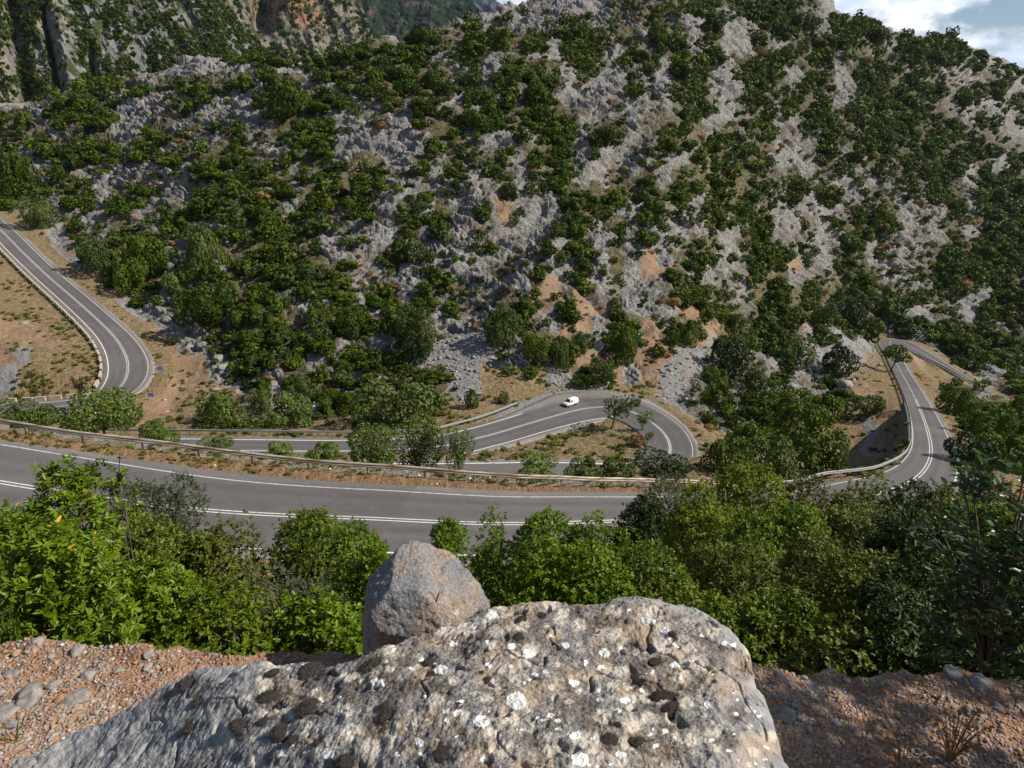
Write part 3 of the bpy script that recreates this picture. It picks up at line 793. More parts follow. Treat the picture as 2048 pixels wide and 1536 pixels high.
# concrete parapet blocks on the inner side of the left hairpin
rd = ROADS['far']; w = rd.w
bm = bmesh.new(); add_box(bm, (0, 0, .32), (1.9, .42, .86), bev=.05); add_box(bm, (0, 0, .78), (2.0, .5, .1), bev=.03)
bmesh.ops.subdivide_edges(bm, edges=bm.edges[:], cuts=1)
for v_ in bm.verts: v_.co += Vector((random.uniform(-.02, .02), random.uniform(-.02, .02), random.uniform(-.02, .02)))
blk = bpy.data.meshes.new('parapet_block'); bm.to_mesh(blk); bm.free(); blk.materials.append(M_CONC)
pl = rd.at(-(w[:, 5] - 1.0)); Ls = np.concatenate([[0], np.cumsum(np.linalg.norm(np.diff(pl[:, :2], axis=0), axis=1))])
d = 3.0; kx = 0
iTurn = rd.near_px(240, 776)
while d < Ls[-1] - 2:
    k = int(np.searchsorted(Ls, d)); t_ = pl[min(k + 2, len(pl) - 1)] - pl[max(k - 2, 0)]
    px_, py_ = project(*pl[k])
    if -40 < px_ < 400:
        o = mesh_obj('parapet_block', blk, None, tuple(pl[k] + np.array([0, 0, -.02])), (0, math.atan2(-t_[2], math.hypot(t_[0], t_[1])), math.atan2(t_[1], t_[0]) + random.uniform(-.03, .03)))
        tag(o, 'pale concrete block of the parapet on the straight above the left hairpin' if k < iTurn - 34 else ('pale concrete block of the parapet round the inside of the left hairpin' if k < iTurn + 14 else 'pale concrete block of the parapet on the lower leg of the left hairpin'),
            'parapet block', 'concrete parapet blocks along the left hairpin')
    d += 2.15 if k < iTurn - 30 else 2.75
# stone retaining wall under the right road
rd = ROADS['near']; ia_, ib_ = rd.near_px(1861, 890), rd.near_px(1836, 810)
w = rd.w
top = rd.at(w[:, 4] - .05, .12, ia_, ib_); nn = rd.n[ia_:ib_]
def shift(p, o, z):
    q = p.copy(); q[:, :2] += nn * (o if np.isscalar(o) else np.asarray(o)[:, None]); q[:, 2] += z; return q
ends = np.minimum(1, np.minimum(np.arange(len(top)), np.arange(len(top))[::-1]) / 8.0)
dep = 6.2 * (.25 + .75 * ends)
wob = fbm(top[:, 0] / 2, top[:, 1] / 2, 2, 131) * .12
steps = [shift(top, -.5, -.3), shift(top, -.5, 0), shift(top, 0, 0)] + [shift(top, .34 * dep * f + wob, -dep * f) for f in np.linspace(.1, 1, 7)]
V, Fq = ribbon(steps)
o = mesh_obj('retaining_wall', np_mesh('retaining_wall', V, Fq, [M_MASON]))
tag(o, 'dark stone retaining wall holding up the right-hand road above the scrub', 'retaining wall')

# ------------------------------------------------------------------ mountains behind
def mountain(px0, px1, step, crest_rows, t0, slope, base_py, rows, noise_fn, mat, attr_fn=None):
    px = np.arange(px0, px1 + step, step)
    cp = np.interp(px, [c[0] for c in crest_rows], [c[1] for c in crest_rows])
    s = np.linspace(0, 1, rows)
    PXg = np.broadcast_to(px[:, None], (len(px), rows))
    PYg = base_py + (cp[:, None] - base_py) * s[None]
    a, b, c = raydir(PXg, PYg); h = np.hypot(a, b)
    a0, b0, _ = raydir(px, np.full(len(px), 335.0)); az = np.arctan2(a0, b0)
    q = c / h
    rho0 = t0 * 1402
    # surface leans back: rho grows with height
    rho = rho0 / (1 - slope * (q - q.min()))
    xx = az[:, None] * rho0; zz = q * rho
    rho = rho + noise_fn(np.broadcast_to(xx, rho.shape), zz, PXg, PYg)
    x = np.sin(az)[:, None] * rho; y = np.cos(az)[:, None] * rho; z = q * rho
    # back side so that the mountain is a body and not a card
    bx = np.sin(az) * rho[:, -1] * 1.25; by = np.cos(az) * rho[:, -1] * 1.25; bz = z[:, -1] - .12 * rho0
    x = np.concatenate([x, bx[:, None]], 1); y = np.concatenate([y, by[:, None]], 1); z = np.concatenate([z, bz[:, None]], 1)
    idx = np.arange(x.size).reshape(x.shape)
    fq = np.stack([idx[:-1, :-1], idx[1:, :-1], idx[1:, 1:], idx[:-1, 1:]], -1).reshape(-1, 4)
    at = attr_fn(np.concatenate([PXg, PXg[:, -1:]], 1).ravel(), np.concatenate([PYg, PYg[:, -1:]], 1).ravel()) if attr_fn else {}
    me = np_mesh('mountain', np.stack([x.ravel(), y.ravel(), z.ravel()], 1), fq, [mat], True, at)
    o = mesh_obj('mountain', me); tag(o, kind='structure')
    return dict(px=px, cp=cp, x=x[:, :-1], y=y[:, :-1], z=z[:, :-1], PX=PXg, PY=PYg)
def gauss(x, c, w): return np.exp(-((x - c) / w) ** 2)
def n1(x, z, px, py):
    lean = x + z * .25
    f_ = ridged(x / 6.5, z / 14, 3, 213, .6) * -2.6 + fbm(x / 2.6, z / 3.2, 2, 215) * 1.1
    r = ridged(lean / 42, z / 190, 4, 201) * -16 + ridged(lean / 15, z / 52, 4, 205, .6) * -5.5 + fbm(x / 7, z / 10, 3, 209) * 3.5
    r = r + 26 * gauss(px + (py - 60) * .05, 88, 17) + 15 * gauss(px, 147, 4.5) * (py > 20) + 16 * gauss(px + (py - 100) * .1, 224, 9) * sstep(70, 110, py)
    r = r + f_ - 14 * gauss(px, 172, 16)
    return r + 90 * sstep(430, 640, px)
def n2(x, z, px, py):
    r = ridged((x + z * .2) / 60, z / 240, 4, 221) * -18 + ridged(x / 18, z / 40, 3, 225, .6) * -6 + fbm(x / 8, z / 9, 3, 229) * 4
    return r + 60 * gauss(px + (py - 40) * .15, 556, 20) * sstep(90, 50, py)
def n3(x, z, px, py): return ridged((x - z * .5) / 130, z / 400, 5, 241) * -40 + fbm(x / 18, z / 18, 3, 245) * 9
def n4(x, z, px, py): return ridged(x / 260, z / 400, 4, 251) * -70
def mount_mat(name, rock, green, tan, gs, amount):
    n = NT(name, .95, .1)
    v = n.mapping((1, 1, .35))
    a = n.noise(.035 * gs, 5, .65, v); b = n.noise(.16 * gs, 5, .7, v); c = n.noise(.06 * gs, 4, .6); t = n.noise(.02 * gs, 4, .65, v)
    col = n.mix(n.ramp(b, .35, .65), tuple(x * .62 for x in rock), rock)
    col = n.mix(n.ramp(t, .5, .68, 0, .85), col, tan)
    f = n.ramp(n.math('ADD', n.math('MULTIPLY', b, .6), n.math('MULTIPLY', c, .6)), .62 - amount, .70 - amount)
    return n.done(n.mix(f, col, green), n.bump(b, .8, 4 / gs))
M_M1 = mount_mat('cliff_rock', (.23, .218, .212), (.045, .06, .022), (.29, .21, .135), 1, .05)
M_M2 = mount_mat('tan_cliff_rock', (.25, .215, .175), (.045, .055, .024), (.33, .165, .09), .8, .04)
M_M3 = mount_mat('forested_mountain', (.115, .095, .095), (.016, .032, .018), (.14, .085, .075), .5, .12)
M_M4 = mount_mat('haze_tinted_ridge', (.16, .19, .22), (.05, .07, .08), (.16, .19, .22), .2, .05)  # blue of the distant air is mixed into the rock and green tones
MT1 = mountain(-560, 660, 1.3, [(-560, -150), (330, -140), (400, -120), (440, -80), (470, 0), (520, 62), (560, 105), (600, 142), (660, 185)], .43, .9, 330, 430, n1, M_M1)
MT2 = mountain(440, 830, 1.6, [(440, -130), (640, -120), (712, -90), (738, -10), (758, 60), (785, 112), (830, 165)], .66, .8, 300, 260, n2, M_M2)
MT3 = mountain(560, 1060, 2, [(560, -120), (800, -110), (880, -75), (940, -4), (965, 20), (986, 46), (1010, 100), (1060, 180)], 1.25, .6, 300, 240, n3, M_M3)
MT4 = mountain(860, 1200, 3, [(860, -60), (940, -45), (975, -20), (990, -4), (1006, 10), (1030, 22), (1100, 60), (1200, 90)], 2.2, .4, 300, 80, n4, M_M4)
# ------------------------------------------------------------------ foliage materials
def leaf_mat(name, dark, mid, light, rough=.55, spec=.25, trans=.25, rand=.7):
    """leaf colour varies per leaf (tint), per plant (hue attribute and object random)"""
    n = NT(name, rough, spec)
    oi = n.new('ShaderNodeObjectInfo').outputs['Random']
    t = n.attr('tint'); h = n.math('ADD', n.attr('hue'), n.math('MULTIPLY', n.math('SUBTRACT', oi, .5), rand))
    f = n.math('ADD', n.math('MULTIPLY', t, .5), n.math('MULTIPLY', h, .5))
    col = n.mix(n.ramp(f, .2, .55, smooth=False), dark, mid)
    col = n.mix(n.ramp(f, .55, .95, smooth=False), col, light)
    n.done(col)
    tr = n.new('ShaderNodeBsdfTranslucent'); n.put(tr.inputs['Color'], n.mix(1, col, (1.25, 1.3, .7), 'MULTIPLY'))
    ms = n.new('ShaderNodeMixShader'); ms.inputs[0].default_value = trans
    n.L.new(n.bsdf.outputs[0], ms.inputs[1]); n.L.new(tr.outputs[0], ms.inputs[2]); n.L.new(ms.outputs[0], n.out.inputs[0])
    return n.m
M_MAQUIS = leaf_mat('maquis_leaves', (.024, .045, .003), (.058, .094, .005), (.118, .155, .012), .6, .15, .15)
M_OLIVE = leaf_mat('grey_green_leaves', (.036, .058, .012), (.070, .100, .022), (.125, .155, .045), .6, .15, .15)
M_DRY = leaf_mat('dry_brown_twigs', (.17, .075, .038), (.26, .15, .06), (.35, .25, .09), .8, .1, .1)
M_HERB = leaf_mat('yellow_green_herbs', (.09, .10, .018), (.15, .15, .03), (.24, .19, .06), .7, .1, .15)
n = NT('bark', .9, .15)
b_ = n.noise(14, 5, .7, n.mapping((1, 1, .25)))
M_BARK = n.done(n.mix(n.ramp(b_, .35, .7), (.06, .045, .035), (.19, .155, .125)), n.bump(b_, .6, .02))
n = NT('red_bark', .7, .25)
b_ = n.noise(14, 5, .7, n.mapping((1, 1, .25)))
M_REDBARK = n.done(n.mix(n.ramp(b_, .35, .7), (.10, .035, .02), (.24, .10, .055)), n.bump(b_, .6, .02))

def crown_points(rs, nq, flat=1.0, nl=7, spread=.55, lump=.55):
    """points on the outside of a cluster of lumps, unit radius, base at z = 0 -> positions, outward normals"""
    c = rs.normal(0, 1, (nl, 3)); c /= np.linalg.norm(c, axis=1, keepdims=True)
    c *= spread * rs.uniform(.5, 1, (nl, 1)); c[:, 2] *= .7; c[0] = 0
    r = lump * rs.uniform(.62, 1.1, nl)
    P_ = []; N_ = []; got = 0
    while got < nq:
        k = rs.integers(0, nl, nq * 2); d = rs.normal(0, 1, (nq * 2, 3)); d /= np.linalg.norm(d, axis=1, keepdims=True)
        p = c[k] + d * r[k][:, None] * rs.uniform(.86, 1.06, (nq * 2, 1))
        dist = np.linalg.norm(p[:, None] - c[None], axis=2) / r[None]
        dist[np.arange(len(k)), k] = 9
        ok = (dist.min(1) > .93) & (p[:, 2] > -.75)
        P_.append(p[ok]); N_.append(d[ok]); got += ok.sum()
    p = np.concatenate(P_)[:nq]; nn = np.concatenate(N_)[:nq]
    p[:, 2] = (p[:, 2] + .62) * flat
    return p, nn
def cards(p, nrm, size, rs, tilt=.75, aspect=.62):
    """bent leaf-clump quads (two triangles folded) around outward normals"""
    n = len(p)
    nn = nrm + rs.normal(0, tilt, (n, 3)); nn /= np.linalg.norm(nn, axis=1, keepdims=True)
    r = rs.normal(0, 1, (n, 3)); u = np.cross(nn, r); u /= np.linalg.norm(u, axis=1, keepdims=True) + 1e-9
    v = np.cross(nn, u)
    s = (size * rs.uniform(.6, 1.35, n))[:, None]
    a = p + u * s * .5; b = p + v * s * .5 * aspect + nn * s * .12; c = p - u * s * .5; d = p - v * s * .5 * aspect + nn * s * .1
    V = np.stack([a, b, c, d], 1).reshape(-1, 3)
    return V, np.arange(n * 4).reshape(n, 4)
def shrub_arrays(seed, nq, quad, flat=.9, nl=7, spread=.55, lump=.55):
    rs = np.random.default_rng(seed)
    p, nn = crown_points(rs, nq, flat, nl, spread, lump)
    V, Fq = cards(p, nn, quad, rs, .5, .75)
    clump = .5 + .5 * np.sin(p[:, 0] * 5 + seed) * np.cos(p[:, 1] * 5.3 + p[:, 2] * 4)
    tint = np.repeat(np.clip(rs.uniform(0, 1, nq) * .7 + clump * .3, 0, 1), 4)
    return V, Fq, tint
def shrub_mesh(name, seed, nq, quad, mat, hue=.5, **kw):
    V, Fq, tint = shrub_arrays(seed, nq, quad, **kw)
    return np_mesh(name, V, Fq, [mat], False, {'tint': tint, 'hue': np.full(len(V), hue)})
PROTO = {
 'green': [shrub_mesh('shrub', 300 + i, 1150, .165, M_MAQUIS, .5, flat=f, nl=nl, spread=sp, lump=lu) for i, (f, nl, sp, lu) in enumerate(((.9, 14, .8, .36), (.8, 18, .95, .30), (1.05, 11, .7, .40), (.7, 20, 1.0, .28), (.95, 15, .85, .34), (1.2, 12, .7, .36), (.85, 22, .95, .26), (1.0, 9, .6, .46)))],
 'olive': [shrub_mesh('shrub', 320 + i, 1150, .155, M_OLIVE, .5, flat=f, nl=16, spread=.85, lump=.32) for i, f in enumerate((.95, .85, 1.1))],
 'dry': [shrub_mesh('dry_shrub', 340 + i, 600, .16, M_DRY, .5, flat=f, nl=6, spread=.6, lump=.48) for i, f in enumerate((.7, .8, .6))],
}
SMALL = {k: [shrub_arrays(400 + 20 * j + i, 230, .32, flat=(.7 if k == 'dry' else .75 + .12 * i), nl=8 + i, spread=.8, lump=.38) for i in range(6)] for j, k in enumerate(('green', 'olive', 'dry'))}
TINY = {k: [shrub_arrays(500 + 20 * j + i, 90, .48, flat=(.7 if k == 'dry' else .75 + .12 * i), nl=6 + i, spread=.8, lump=.4) for i in range(6)] for j, k in enumerate(('green', 'olive', 'dry'))}

# ------------------------------------------------------------------ shrubs on the hillside, laid out on the cover map
rs = np.random.default_rng(11)
spots = []          # px, py(base), width px, kind
for j, row in enumerate(COVER):
    for i, ch in enumerate(row):
        if ch == ' ': continue
        right = i > 46 or (i > 40 and j < 6); top = j < 7
        dens = {'#': 9.2, '+': 3.7, '-': 1.1, 'b': 2.2, '.': .16, 'e': .3, 'g': .2, 's': .05}[ch]
        wm = 13 if right else (15 if top else 16.5)
        if right and j > 18: wm = 22
        dens *= (21 / wm) ** 1.85 * (1.35 if right else 1)
        for _ in range(rs.poisson(dens)):
            w = float(np.clip(rs.lognormal(math.log(wm), .46), 7, 52))
            if ch in '.-' : w *= .8
            if ch in 'egs': w = float(rs.uniform(7, 15))
            kind = 'green'
            r_ = rs.random()
            if ch == 'b': kind = 'dry' if r_ < .30 else ('olive' if r_ < .42 else 'green')
            elif ch == '#': kind = 'dry' if r_ < .035 else ('olive' if r_ < .20 else 'green')
            elif ch in '+-': kind = 'dry' if r_ < .15 else ('olive' if r_ < .32 else 'green')
            elif ch in 'eg.': kind = 'dry' if r_ < .45 else ('olive' if r_ < .75 else 'green')
            if kind == 'dry': w *= .8
            spots.append((i * 32 + 16 + rs.normal(0, 14), j * 32 + 18 + rs.normal(0, 13), w, kind))
        if ch == 'b':
            for _ in range(rs.poisson(1.5)):
                spots.append((i * 32 + 16 + rs.uniform(-18, 18), j * 32 + 16 + rs.uniform(-18, 18), float(rs.uniform(9, 20)), 'dry'))
SKY = [(1664,30),(1700,37),(1736,47),(1786,64),(1811,76),(1886,77),(1911,92),(1926,101),(2011,128),(2060,152)]
yy_ = np.arange(6, 200, 3.0); SKY = [(px_, yy_[int(np.argmax(hit(np.full(len(yy_), px_), yy_, 200)[:, 3] > 0))]) for px_ in range(1660, 2064, 12)]
for _ in range(330):                                       # the wooded skyline at the right
    px_ = rs.uniform(1660, 2056); yc = np.interp(px_, [q[0] for q in SKY], [q[1] for q in SKY]); dn = rs.uniform(3, 34) * (1 if px_ > 1720 else 1.6)
    spots.append((px_, yc + dn, float(rs.uniform(8, 17)), 'green' if rs.random() < .9 else 'olive'))
def own(px, py):
    i, j = int(px // 32), int(py // 32)
    return COVER[j][i] if 0 <= i < 64 and 0 <= j < len(COVER) else ' '
REJ = {'.': .82, 's': .85, '-': .4, 'e': .5}
nk_ = len(spots)
spots = [s_ for k_, s_ in enumerate(spots) if k_ >= nk_ - 330 or s_[2] < 9 or rs.random() > REJ.get(own(s_[0], s_[1]), 0)]
spots += [(-2 - s_[0], s_[1], s_[2], s_[3]) for s_ in spots if s_[0] < 330 and s_[2] < 30] + [(4098 - s_[0], s_[1], s_[2], s_[3]) for s_ in spots if s_[0] > 1840 and s_[2] < 30]   # the slope goes on beyond the frame
sp = np.array([(a, b, c) for a, b, c, _ in spots])
nk = np.where(sp[:, 0] > 760, fbm((.87 * sp[:, 0] + .5 * sp[:, 1]) / 34, (-.5 * sp[:, 0] + .87 * sp[:, 1]) / 125, 3, 151), fbm((.35 * sp[:, 0] + .94 * sp[:, 1]) / 30, (.94 * sp[:, 0] - .35 * sp[:, 1]) / 100, 3, 153)); kinds = np.array([s[3] for s in spots])
H_ = hit(sp[:, 0], sp[:, 1] + sp[:, 2] * .33)
t_ = H_[:, 1] * CP - H_[:, 2] * SP; t_ = t_ / F
H_[rs.random(len(sp)) < sstep(.02, -.32, nk) * .85, 3] = 0
ok = (H_[:, 3] > 0) & (H_[:, 4] > np.minimum(2.2, .5 + sp[:, 2] * t_ * .5)) & (np.hypot(H_[:, 0], H_[:, 1]) > 80)
sp, kinds, H_, t_ = sp[ok], kinds[ok], H_[ok], t_[ok]
rad = sp[:, 2] * t_ * .56
# dedicated large plants measured one by one: px, base py, width px, height px, kind, label
BIG = [
 (585,238,92,78,'green','largest dark rounded bush, standing on the pale rock ridge at upper left'),
 (30,392,84,84,'green','large dark bush at the left edge above the upper road'),
 (86,455,66,62,'olive','dull green bush on the roadside above the left straight'),
 (195,540,72,66,'olive','brownish grey-green bush beside the rocks above the left hairpin road'),
 (300,545,96,74,'green','wide dark green bush left of the pale rounded tree above the hairpin'),
 (262,585,80,70,'green','dark bush overhanging the bare rocks right of the left hairpin road'),
 (415,548,88,90,'light','pale bright green rounded tree among darker bushes above the left hairpin'),
 (355,580,70,50,'light','light green spreading bush below the pale rounded tree'),
 (420,650,120,90,'green','broad dark thicket bush in the middle of the left slope'),
 (640,660,62,58,'green','bright green bush with dry brown bushes round it on the left slope'),
 (700,665,70,52,'green','dark bush at the top of the lower left thicket'),
 (830,700,80,88,'olive','tall grey-green bush at the upper left edge of the scree fan'),
 (835,720,60,50,'dark','dark bush at the left edge of the scree fan'),
 (1000,690,68,82,'olive','tall dark grey-green bush at the right edge of the scree fan'),
 (1072,722,62,56,'green','dark bush below the cliff right of the scree fan'),
 (1122,735,46,54,'olive','grey-green bush standing between the scree and the cave overhang'),
 (1160,708,34,44,'olive','small grey bush below the cave overhang'),
 (1202,768,60,54,'olive','feathery green bush on the bank above the white van'),
 (1168,768,50,24,'green','low dark bush on the bank just above the white van'),
 (1245,718,66,62,'green','dark green bush under the orange rock right of the cave'),
 (1345,690,28,34,'green','small round dark bush alone on the orange soil'),
 (1372,688,46,46,'green','round green bush on the orange soil below the gully'),
 (1470,682,58,54,'olive','rounded silvery green bush at the foot of the right slope'),
 (1455,742,84,70,'dark','large dark bush beside the grey gravel gully'),
 (1505,785,60,56,'olive','olive green bush right of the gravel gully'),
 (1585,726,84,56,'olive','olive bush with yellowish leaves left of the rubble flat'),
 (1638,656,56,52,'olive','rounded grey-green bush behind the rubble flat'),
 (1692,655,92,66,'dark','dark wide bush behind the rubble flat by the right hairpin'),
 (1675,748,68,62,'dark','dark pointed bush standing alone on the rubble flat'),
 (1735,830,76,46,'green','flat-topped green bush beside the retaining wall'),
 (1425,808,70,44,'green','green bush at the bottom of the gravel gully'),
 (945,815,32,36,'green','small leafy bush on the roadside bank behind the guardrail'),
 (1006,808,24,26,'green','smaller leafy bush on the roadside bank left of the white van'),
 (525,826,52,48,'olive','dull green rounded bush on the rocky bank below the left slope'),
 (692,826,48,44,'green','bright green bush at the left edge of the grey scree by the road'),
 (445,850,110,70,'light','light green feathery bush on the bank right of the left hairpin'),
 (590,850,104,68,'light','light green bush behind the guardrail below the left slope'),
 (610,800,60,50,'olive','olive bush on the rocks above the roadside bank'),
 (800,852,170,100,'olive','big spreading grey-green tree on the bank above the middle road'),
 (1500,905,110,70,'green','green thicket bush left of the dry meadow by the retaining wall'),
 (1590,880,120,76,'green','broad green bush in the hollow left of the retaining wall'),
 (1625,945,130,84,'green','wide green bush at the edge of the dry meadow'),
 (1545,950,120,76,'olive','grey-green bush in the hollow behind the yellow-green trees'),
 (1460,945,110,70,'green','dark green bush beside the end of the middle hairpin'),
 (1560,830,110,60,'green','dark bush in the hollow below the right rubble flat'),
 (1650,840,90,60,'green','green bush below the boulders of the dry flat'),
 (1920,832,84,54,'green','dark green bush between the two arms of the right road'),
 (1965,875,110,66,'green','large dark bush on the right of the right-hand bend'),
 (2005,925,130,70,'green','dark shaded bush at the right edge below the far arm'),
 (2040,850,90,56,'green','dark bush at the right edge beside the far arm of the road'),
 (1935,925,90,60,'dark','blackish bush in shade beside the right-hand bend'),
 (1270,815,30,20,'olive','tiny grey bush on the inner curve of the middle hairpin'),
 (1275,895,40,26,'dry','small brown bush on the grassy island'),
 (1430,770,54,40,'green','green bush at the lip of the gully below the gravel'),
]
for o_ in ('light', 'dark'):
    pass
PROTO['light'] = [shrub_mesh('shrub', 360 + i, 400, .2, leaf_mat('light_green_leaves', (.055, .085, .012), (.10, .145, .022), (.16, .21, .045), .55, .2, .2) if i == 0 else None, .5, flat=f, nl=10, spread=.65, lump=.46) for i, f in enumerate((.85, .95))]
PROTO['light'][1].materials[0] = PROTO['light'][0].materials[0]
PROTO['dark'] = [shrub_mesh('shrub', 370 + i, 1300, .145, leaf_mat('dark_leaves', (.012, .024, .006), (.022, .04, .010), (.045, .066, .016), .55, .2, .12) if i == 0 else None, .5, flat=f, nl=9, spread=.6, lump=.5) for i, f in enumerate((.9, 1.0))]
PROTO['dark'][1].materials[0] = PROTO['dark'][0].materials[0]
PBIG = {k: [shrub_mesh('bush', 380 + 10 * j + i, 3000, .088, PROTO[k][0].materials[0], .5, flat=f, nl=nl, spread=.8, lump=.38) for i, (f, nl) in enumerate(((.9, 16), (.8, 20), (1.05, 13)))] for j, k in enumerate(('green', 'olive', 'light', 'dark'))}
PBIG['dry'] = PROTO['dry']
hb = hit([b[0] for b in BIG], [b[1] for b in BIG], 47)
bigxy = []
for n_, (b, h) in enumerate(zip(BIG, hb)):
    if h[3] == 0: print('BIG miss', b[:2]); continue
    t = (h[1] * CP - h[2] * SP) / F
    r = b[2] * t * .5; hh = b[3] * t * 1.05
    me = PBIG[b[4]][n_ % 3]
    # full-size plants are made fresher and finer than the copies on the slope
    zmax = max(v.co.z for v in me.vertices)
    o = mesh_obj('dry_shrub' if b[4] == 'dry' else 'bush', me, None, (h[0], h[1], h[2] - .12 * hh), (0, 0, rs.uniform(0, 6.28)), (r * 1.02, r * 1.02, hh * 1.12 / zmax))
    tag(o, b[5], 'dry bush' if b[4] == 'dry' else 'bush')
    bigxy.append((h[0], h[1], r))
bigxy = np.array(bigxy)
clear = np.min(np.hypot(H_[:, 0][:, None] - bigxy[:, 0], H_[:, 1][:, None] - bigxy[:, 1]) - bigxy[:, 2] * .75, axis=1) > 0
sp, kinds, H_, t_, rad = sp[clear], kinds[clear], H_[clear], t_[clear], rad[clear]
# plants on the bank that falls away behind the near guardrail: px, top py, metres behind the rail, width px, kind, label
def behind_rail(px, top, extra):
    rd = ROADS['near']; p = rd.at(rd.w[:, 4] - .75)[:110]
    x, y = project(*p.T); k = int(np.argmin(np.abs(x - px)))
    u = p[k, :2] + rd.n[k] * extra
    # keep the plant in the same image column
    a, b, c = raydir(px, top); h = math.hypot(a, b); rho = math.hypot(*u)
    return np.array([a / h * rho, b / h * rho]), c / h * rho
BANK = [(1325,902,6.5,130,'dark','dense dark bush behind the guardrail end at the middle hairpin'),(1240,914,5,90,'green','low green bush just behind the near guardrail'),(20,800,6,100,'olive','grey-green bush behind the guardrail at the left edge'),
 (300,838,4,60,'light','small light green bush between the two left guardrails'),(335,856,3.5,54,'light','leafy bush just behind the near guardrail at left'),(430,872,3.5,66,'light','low leafy bush behind the near guardrail below the left bank'),
 (560,884,3.5,70,'light','low leafy bush behind the near guardrail, left of the paler one'),(640,884,3.5,80,'light','paler low leafy bush behind the near guardrail at centre left'),(1075,912,3.5,110,'light','thin low bush behind the near guardrail below the grassy island'),(1160,915,4,80,'green','low bush between the thin one and the dark one behind the guardrail')]
for n_, (px, top, ex, wpx, k, lab) in enumerate(BANK):
    (x, y), zt = behind_rail(px, top, ex); zg = float(ground(x, y)); hh = max(.8, zt - zg); t = (y * CP - zt * SP) / F; r = wpx * t * .5
    me = PBIG[k][n_ % 3]; zmax = max(v.co.z for v in me.vertices)
    tag(mesh_obj('bush', me, None, (x, y, zg - .08 * hh), (0, 0, rs.uniform(0, 6.28)), (r, r, hh * 1.08 / zmax)), lab, 'bush')
ZONES = [  # photo boxes -> where
 (0, 0, 330, 260, 'on the rock crest at far left'), (330, 0, 640, 240, 'beside the pale ridge rocks at upper left'), (640, 0, 1000, 200, 'on the green crest under the dark mountain'),
 (1000, 0, 1330, 130, 'on the upper crest at top centre'), (1330, 0, 1700, 170, 'below the rocky summit at top right'), (1700, 0, 2048, 200, 'along the right skyline'),
 (0, 260, 260, 480, 'above the upper road at left'), (260, 240, 540, 420, 'among the ledges of the upper left slope'), (540, 200, 720, 420, 'left of the big pale rock face'), (720, 200, 960, 420, 'round the big pale rock face'),
 (960, 130, 1180, 300, 'in the green strip running down the centre'), (1180, 130, 1340, 420, 'on the bare scree-like rock at centre right'), (960, 300, 1180, 470, 'on the grey rock at the centre of the slope'),
 (1340, 170, 1480, 480, 'in the wooded gully right of the bare rock'), (1480, 170, 1720, 420, 'on the upper right slope'), (1720, 200, 2048, 420, 'below the pale right-hand cliff'),
 (0, 480, 330, 800, 'beside the left hairpin road'), (330, 420, 560, 600, 'on the middle of the left slope'), (560, 420, 800, 600, 'on the grey rocks left of centre'), (800, 420, 1010, 660, 'on the rock ribs above the scree fan'),
 (330, 600, 560, 860, 'on the lower left slope above the bank'), (560, 600, 820, 760, 'in the thicket left of the scree fan'), (560, 760, 1000, 900, 'along the foot of the slope behind the middle road'),
 (1010, 470, 1240, 640, 'on the rocks above the cave overhang'), (1240, 480, 1400, 760, 'beside the orange earth gully'), (1010, 640, 1240, 800, 'below the cave overhang above the white van'),
 (1400, 480, 1600, 660, 'on the dry slope right of the orange gully'), (1600, 420, 1820, 660, 'on the slope above the right hairpin'), (1820, 420, 2048, 740, 'in the dense scrub right of the hairpin'),
 (1400, 660, 1800, 960, 'in the hollow left of the retaining wall'), (1800, 740, 2048, 960, 'beside the far arm of the right road'), (1000, 800, 1400, 960, 'on the island inside the middle hairpin')]
def zone(px, py):
    for a, b, c, d, s in ZONES:
        if a <= px < c and b <= py < d: return s
    return 'on the rocky hillside'
order = np.argsort(-np.where((sp[:, 0] > 4) & (sp[:, 0] < 2044), sp[:, 2], 0))
gi = [i for i in order if kinds[i] != 'dry'][:290]; di = [i for i in order if kinds[i] == 'dry'][:160]
ind = set(gi) | set(di)
for i in gi + di:
    k = kinds[i]; me = PROTO[k][int(rs.integers(0, len(PROTO[k])))]
    s = rad[i]
    o = mesh_obj('dry_shrub' if k == 'dry' else 'shrub', me, None, (H_[i, 0], H_[i, 1], H_[i, 2] - .15 * s), (rs.uniform(-.12, .12), rs.uniform(-.12, .12), rs.uniform(0, 6.28)),
                 (s * rs.uniform(.85, 1.3), s * rs.uniform(.85, 1.2), s * rs.uniform(.7, 1.1)))
    zs = zone(sp[i, 0], sp[i, 1])
    if k == 'dry': tag(o, 'dry rust-brown shrub ' + zs, 'dry shrub', 'dry brown shrubs ' + zs)
    else:
        size = 'large' if sp[i, 2] > 38 else 'mid-sized'
        tag(o, f"{size} {'grey-green' if k == 'olive' else 'dark green'} shrub {zs}", 'shrub', f"{size} {'grey-green' if k == 'olive' else 'dark green'} shrubs {zs}")
print('shrubs', len(sp), 'individual', len(ind))
def bake(name, items, mat):
    """items: (arrays, xyz, scale xyz, rotation, hue) -> one object of plants nobody could count"""
    VV = []; FF = []; TT = []; HH = []; off = 0
    for (V, Fq, tint), loc, s, a, hue in items:
        ca, sa = math.cos(a), math.sin(a)
        q = V * s
        q = np.stack([q[:, 0] * ca - q[:, 1] * sa, q[:, 0] * sa + q[:, 1] * ca, q[:, 2]], 1) + loc
        VV.append(q.astype(np.float32)); FF.append(Fq + off); off += len(V); TT.append(tint); HH.append(np.full(len(V), hue))
    me = np_mesh(name, np.concatenate(VV), np.concatenate(FF), [mat], False, {'tint': np.concatenate(TT), 'hue': np.concatenate(HH)})
    return tag(mesh_obj(name, me), kind='stuff')
